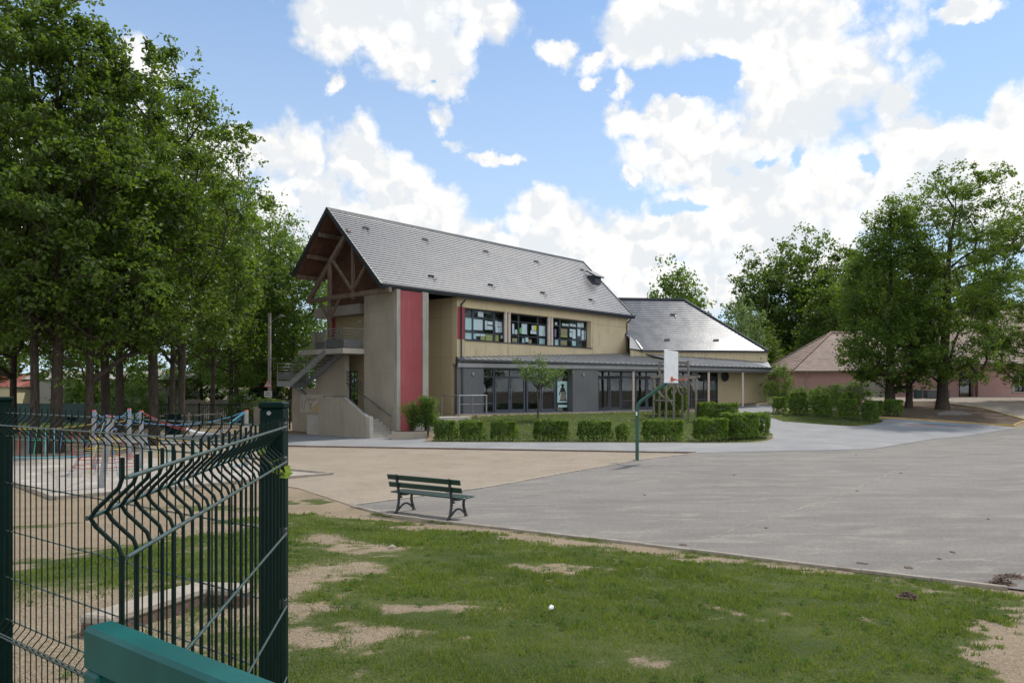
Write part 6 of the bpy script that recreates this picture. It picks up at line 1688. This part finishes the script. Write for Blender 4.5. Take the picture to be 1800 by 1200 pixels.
def simple_house(name, lab, x, y, z, rz, w, d, h, rh, wall, roof, gable=True, wins=(), cat='house'):
    r = empty(name, (x, y, z), rz, label=lab, cat=cat)
    b = MB()
    if gable: b.extr([(0, -.5), (w, -.5), (w, h), (w / 2, h + rh), (0, h)], 'y', 0, d)
    else: b.box(0, w, 0, d, -.5, h)
    b.build('wall', M[wall], r)
    b = MB()
    if gable:
        for s_ in (1, -1):
            x0, x1 = (-.3, w / 2) if s_ > 0 else (w + .3, w / 2); zl = h - .3 * rh / (w / 2) + .06
            b.add([(x0, -.35, zl), (x0, d + .35, zl), (x1, d + .35, h + rh + .06), (x1, -.35, h + rh + .06), (x0, -.35, zl + .12), (x0, d + .35, zl + .12), (x1, d + .35, h + rh + .18), (x1, -.35, h + rh + .18)], [(0, 1, 2, 3), (7, 6, 5, 4), (0, 3, 7, 4), (0, 4, 5, 1), (1, 5, 6, 2)])
    else:
        b.extr([(-.3, h + .01), (d / 2, h + rh), (d + .3, h + .01)], 'x', -.3, w + .3)
    b.build('roof', M[roof], r)
    for (x0, x1, z0, z1) in wins:
        f = MB(); f.box(x0, x1, -.06, -.003, z0, z0 + .08); f.box(x0, x1, -.06, -.003, z1 - .08, z1); n = max(2, int((x1 - x0) / .9))
        for i in range(n + 1): xx = x0 + (x1 - x0 - .08) * i / n; f.box(xx, xx + .08, -.062, -.004, z0, z1)
        o = f.build('window', M['white'], r); g = MB(); g.box(x0 + .04, x1 - .04, -.03, -.02, z0 + .04, z1 - .04); g.build('pane', M['anth'], o)
simple_house('brown_roofed_house', 'gabled house with a brown tile roof and large white windows beside the conifer', -38.0, 100, -1.9, R(-8), 5.2, 9, 4.6, 3.0, 'cream', 'brown_tile', wins=[(.6, 3.2, 2.0, 4.2), (.6, 3.2, -.3, 1.5)])
simple_house('brown_roofed_house', 'second brown-roofed gabled house, half hidden behind the first', -43.5, 104, -1.9, R(-20), 6.5, 9, 4.4, 3.2, 'stone_grey', 'brown_tile')
simple_house('grey_building', 'long pale grey building behind the green screened fence', -46, 72, -.2, R(6), 14.5, 9, 3.7, 1.0, 'stone_grey', 'stone_grey', False, cat='building')
simple_house('cream_building', 'cream building with a low red roof at the left border', -64, 70, -.1, 0, 18.5, 9, 2.9, 1.3, 'cream', 'red_tile', False, cat='building')

# things around the maples
b = MB(); b.box(-.25, .25, -.25, .25, 0, .66, bev=.02); b.box(-.28, .28, -.28, .28, .66, .72, bev=.02); o = b.build('storage_bin', M['screen']); o.location = (33.9, 63.6, gz(33.9, 63.6)); tag(o, 'dark teal bin beside the long grey storage chest', 'bin')
b = MB(); b.box(-.95, .95, -.35, .35, 0, .62, bev=.02); b.box(-.98, .98, -.38, .38, .62, .69, bev=.02)
for i in range(12): b.box(-.93 + i * .155, -.80 + i * .155, -.356, -.35, .04, .6)
o = b.build('storage_chest', M['grey']); o.location = (35.5, 63.7, gz(35.5, 63.7)); tag(o, 'long grey storage chest against the pink building', 'chest')
b = MB(); b.box(-1.15, 1.15, -.28, .28, -.05, .16, bev=.03); b.box(-.8, .75, -.18, .18, .155, .24, bev=.03); o = b.build('stone_slab', M['rock']); o.location = (30.2, 52.2, gz(30.2, 52.2)); tag(o, 'low grey stone slab lying on the leaf litter under the maples', 'stone slab')

# litter and debris
def scrap(x, y, s, mk, name, lab, cat, h=.02, n=9, group=None):
    rg = np.random.default_rng(int(abs(x * 100 + y * 10)) + 3); b = MB()
    ring = [(s * rg.uniform(.6, 1) * math.cos(t), s * rg.uniform(.35, .7) * math.sin(t), rg.uniform(.003, h * .6)) for t in np.linspace(0, 6.283, n + 1)[:-1]]
    b.add(ring + [(0, 0, h)], [(i, (i + 1) % n, n) for i in range(n)]); b.add([(p[0], p[1], 0) for p in ring] + ring, [(i, (i + 1) % n, n + (i + 1) % n, n + i) for i in range(n)])
    o = b.build(name, M[mk]); o.location = (x, y, gz(x, y) + .022); o.rotation_euler = (0, 0, rg.uniform(0, 6)); tag(o, lab, cat, group)
def debris(x, y, s, n, lab, h):
    rg = np.random.default_rng(int(abs(x * 100))); b = MB()
    m = 16; ring = [(s * 1.2 * rg.uniform(.7, 1) * math.cos(t), s * .9 * rg.uniform(.7, 1) * math.sin(t), .0) for t in np.linspace(0, 6.283, m + 1)[:-1]]
    b.add(ring + [(0, 0, h * .45)], [(i, (i + 1) % m, m) for i in range(m)])
    for _ in range(n):
        t = rg.uniform(0, 6.283); q = .8 * rg.random() ** .7; px, py = s * q * math.cos(t), s * .7 * q * math.sin(t); pz = h * math.exp(-(px * px + py * py) / (s * s * .5)) * rg.random(); a = rg.uniform(0, 6.28); L = rg.uniform(.015, .06)
        b.bar((px, py, pz + .004), (px + L * math.cos(a), py + L * math.sin(a), pz + .004 + rg.uniform(0, .02)), rg.uniform(.006, .022), .005)
    o = b.build('debris_pile', M['debris']); o.location = (x, y, gz(x, y) + .022); tag(o, lab, 'debris')
scrap(.40, 7.81, .036, 'litter', 'paper_scrap', 'small white scrap of paper on the lawn', 'litter', .045)
scrap(-1.84, 11.7, .10, 'kerb', 'dry_leaf', 'pale dry leaf on the lawn below the bench', 'leaf', .05)
debris(6.9, 10.75, .20, 150, 'pile of dry brown debris at the corner of the kerb', .09)
debris(7.3, 11.15, .22, 70, 'flatter patch of dry debris on the asphalt beside the kerb corner', .03)
debris(4.97, 9.58, .14, 90, 'brown clump of dead grass on the lawn near the right end', .06)
for i, (x, y, s) in enumerate([(5.5, 12.0, .10), (6.1, 11.7, .11), (3.0, 13.4, .09), (6.9, 12.3, .06), (7.4, 12.8, .07), (5.0, 15.0, .05), (9.2, 20.3, .06), (12.5, 24.5, .07), (7.0, 24.0, .05), (14.0, 31.0, .06), (3.4, 19.5, .05), (10.0, 16.0, .05)]):
    scrap(x, y, s, 'debris', 'dry_leaf', 'small dry leaf lying on the grey court', 'leaf', .02, group='dry leaves on the court')
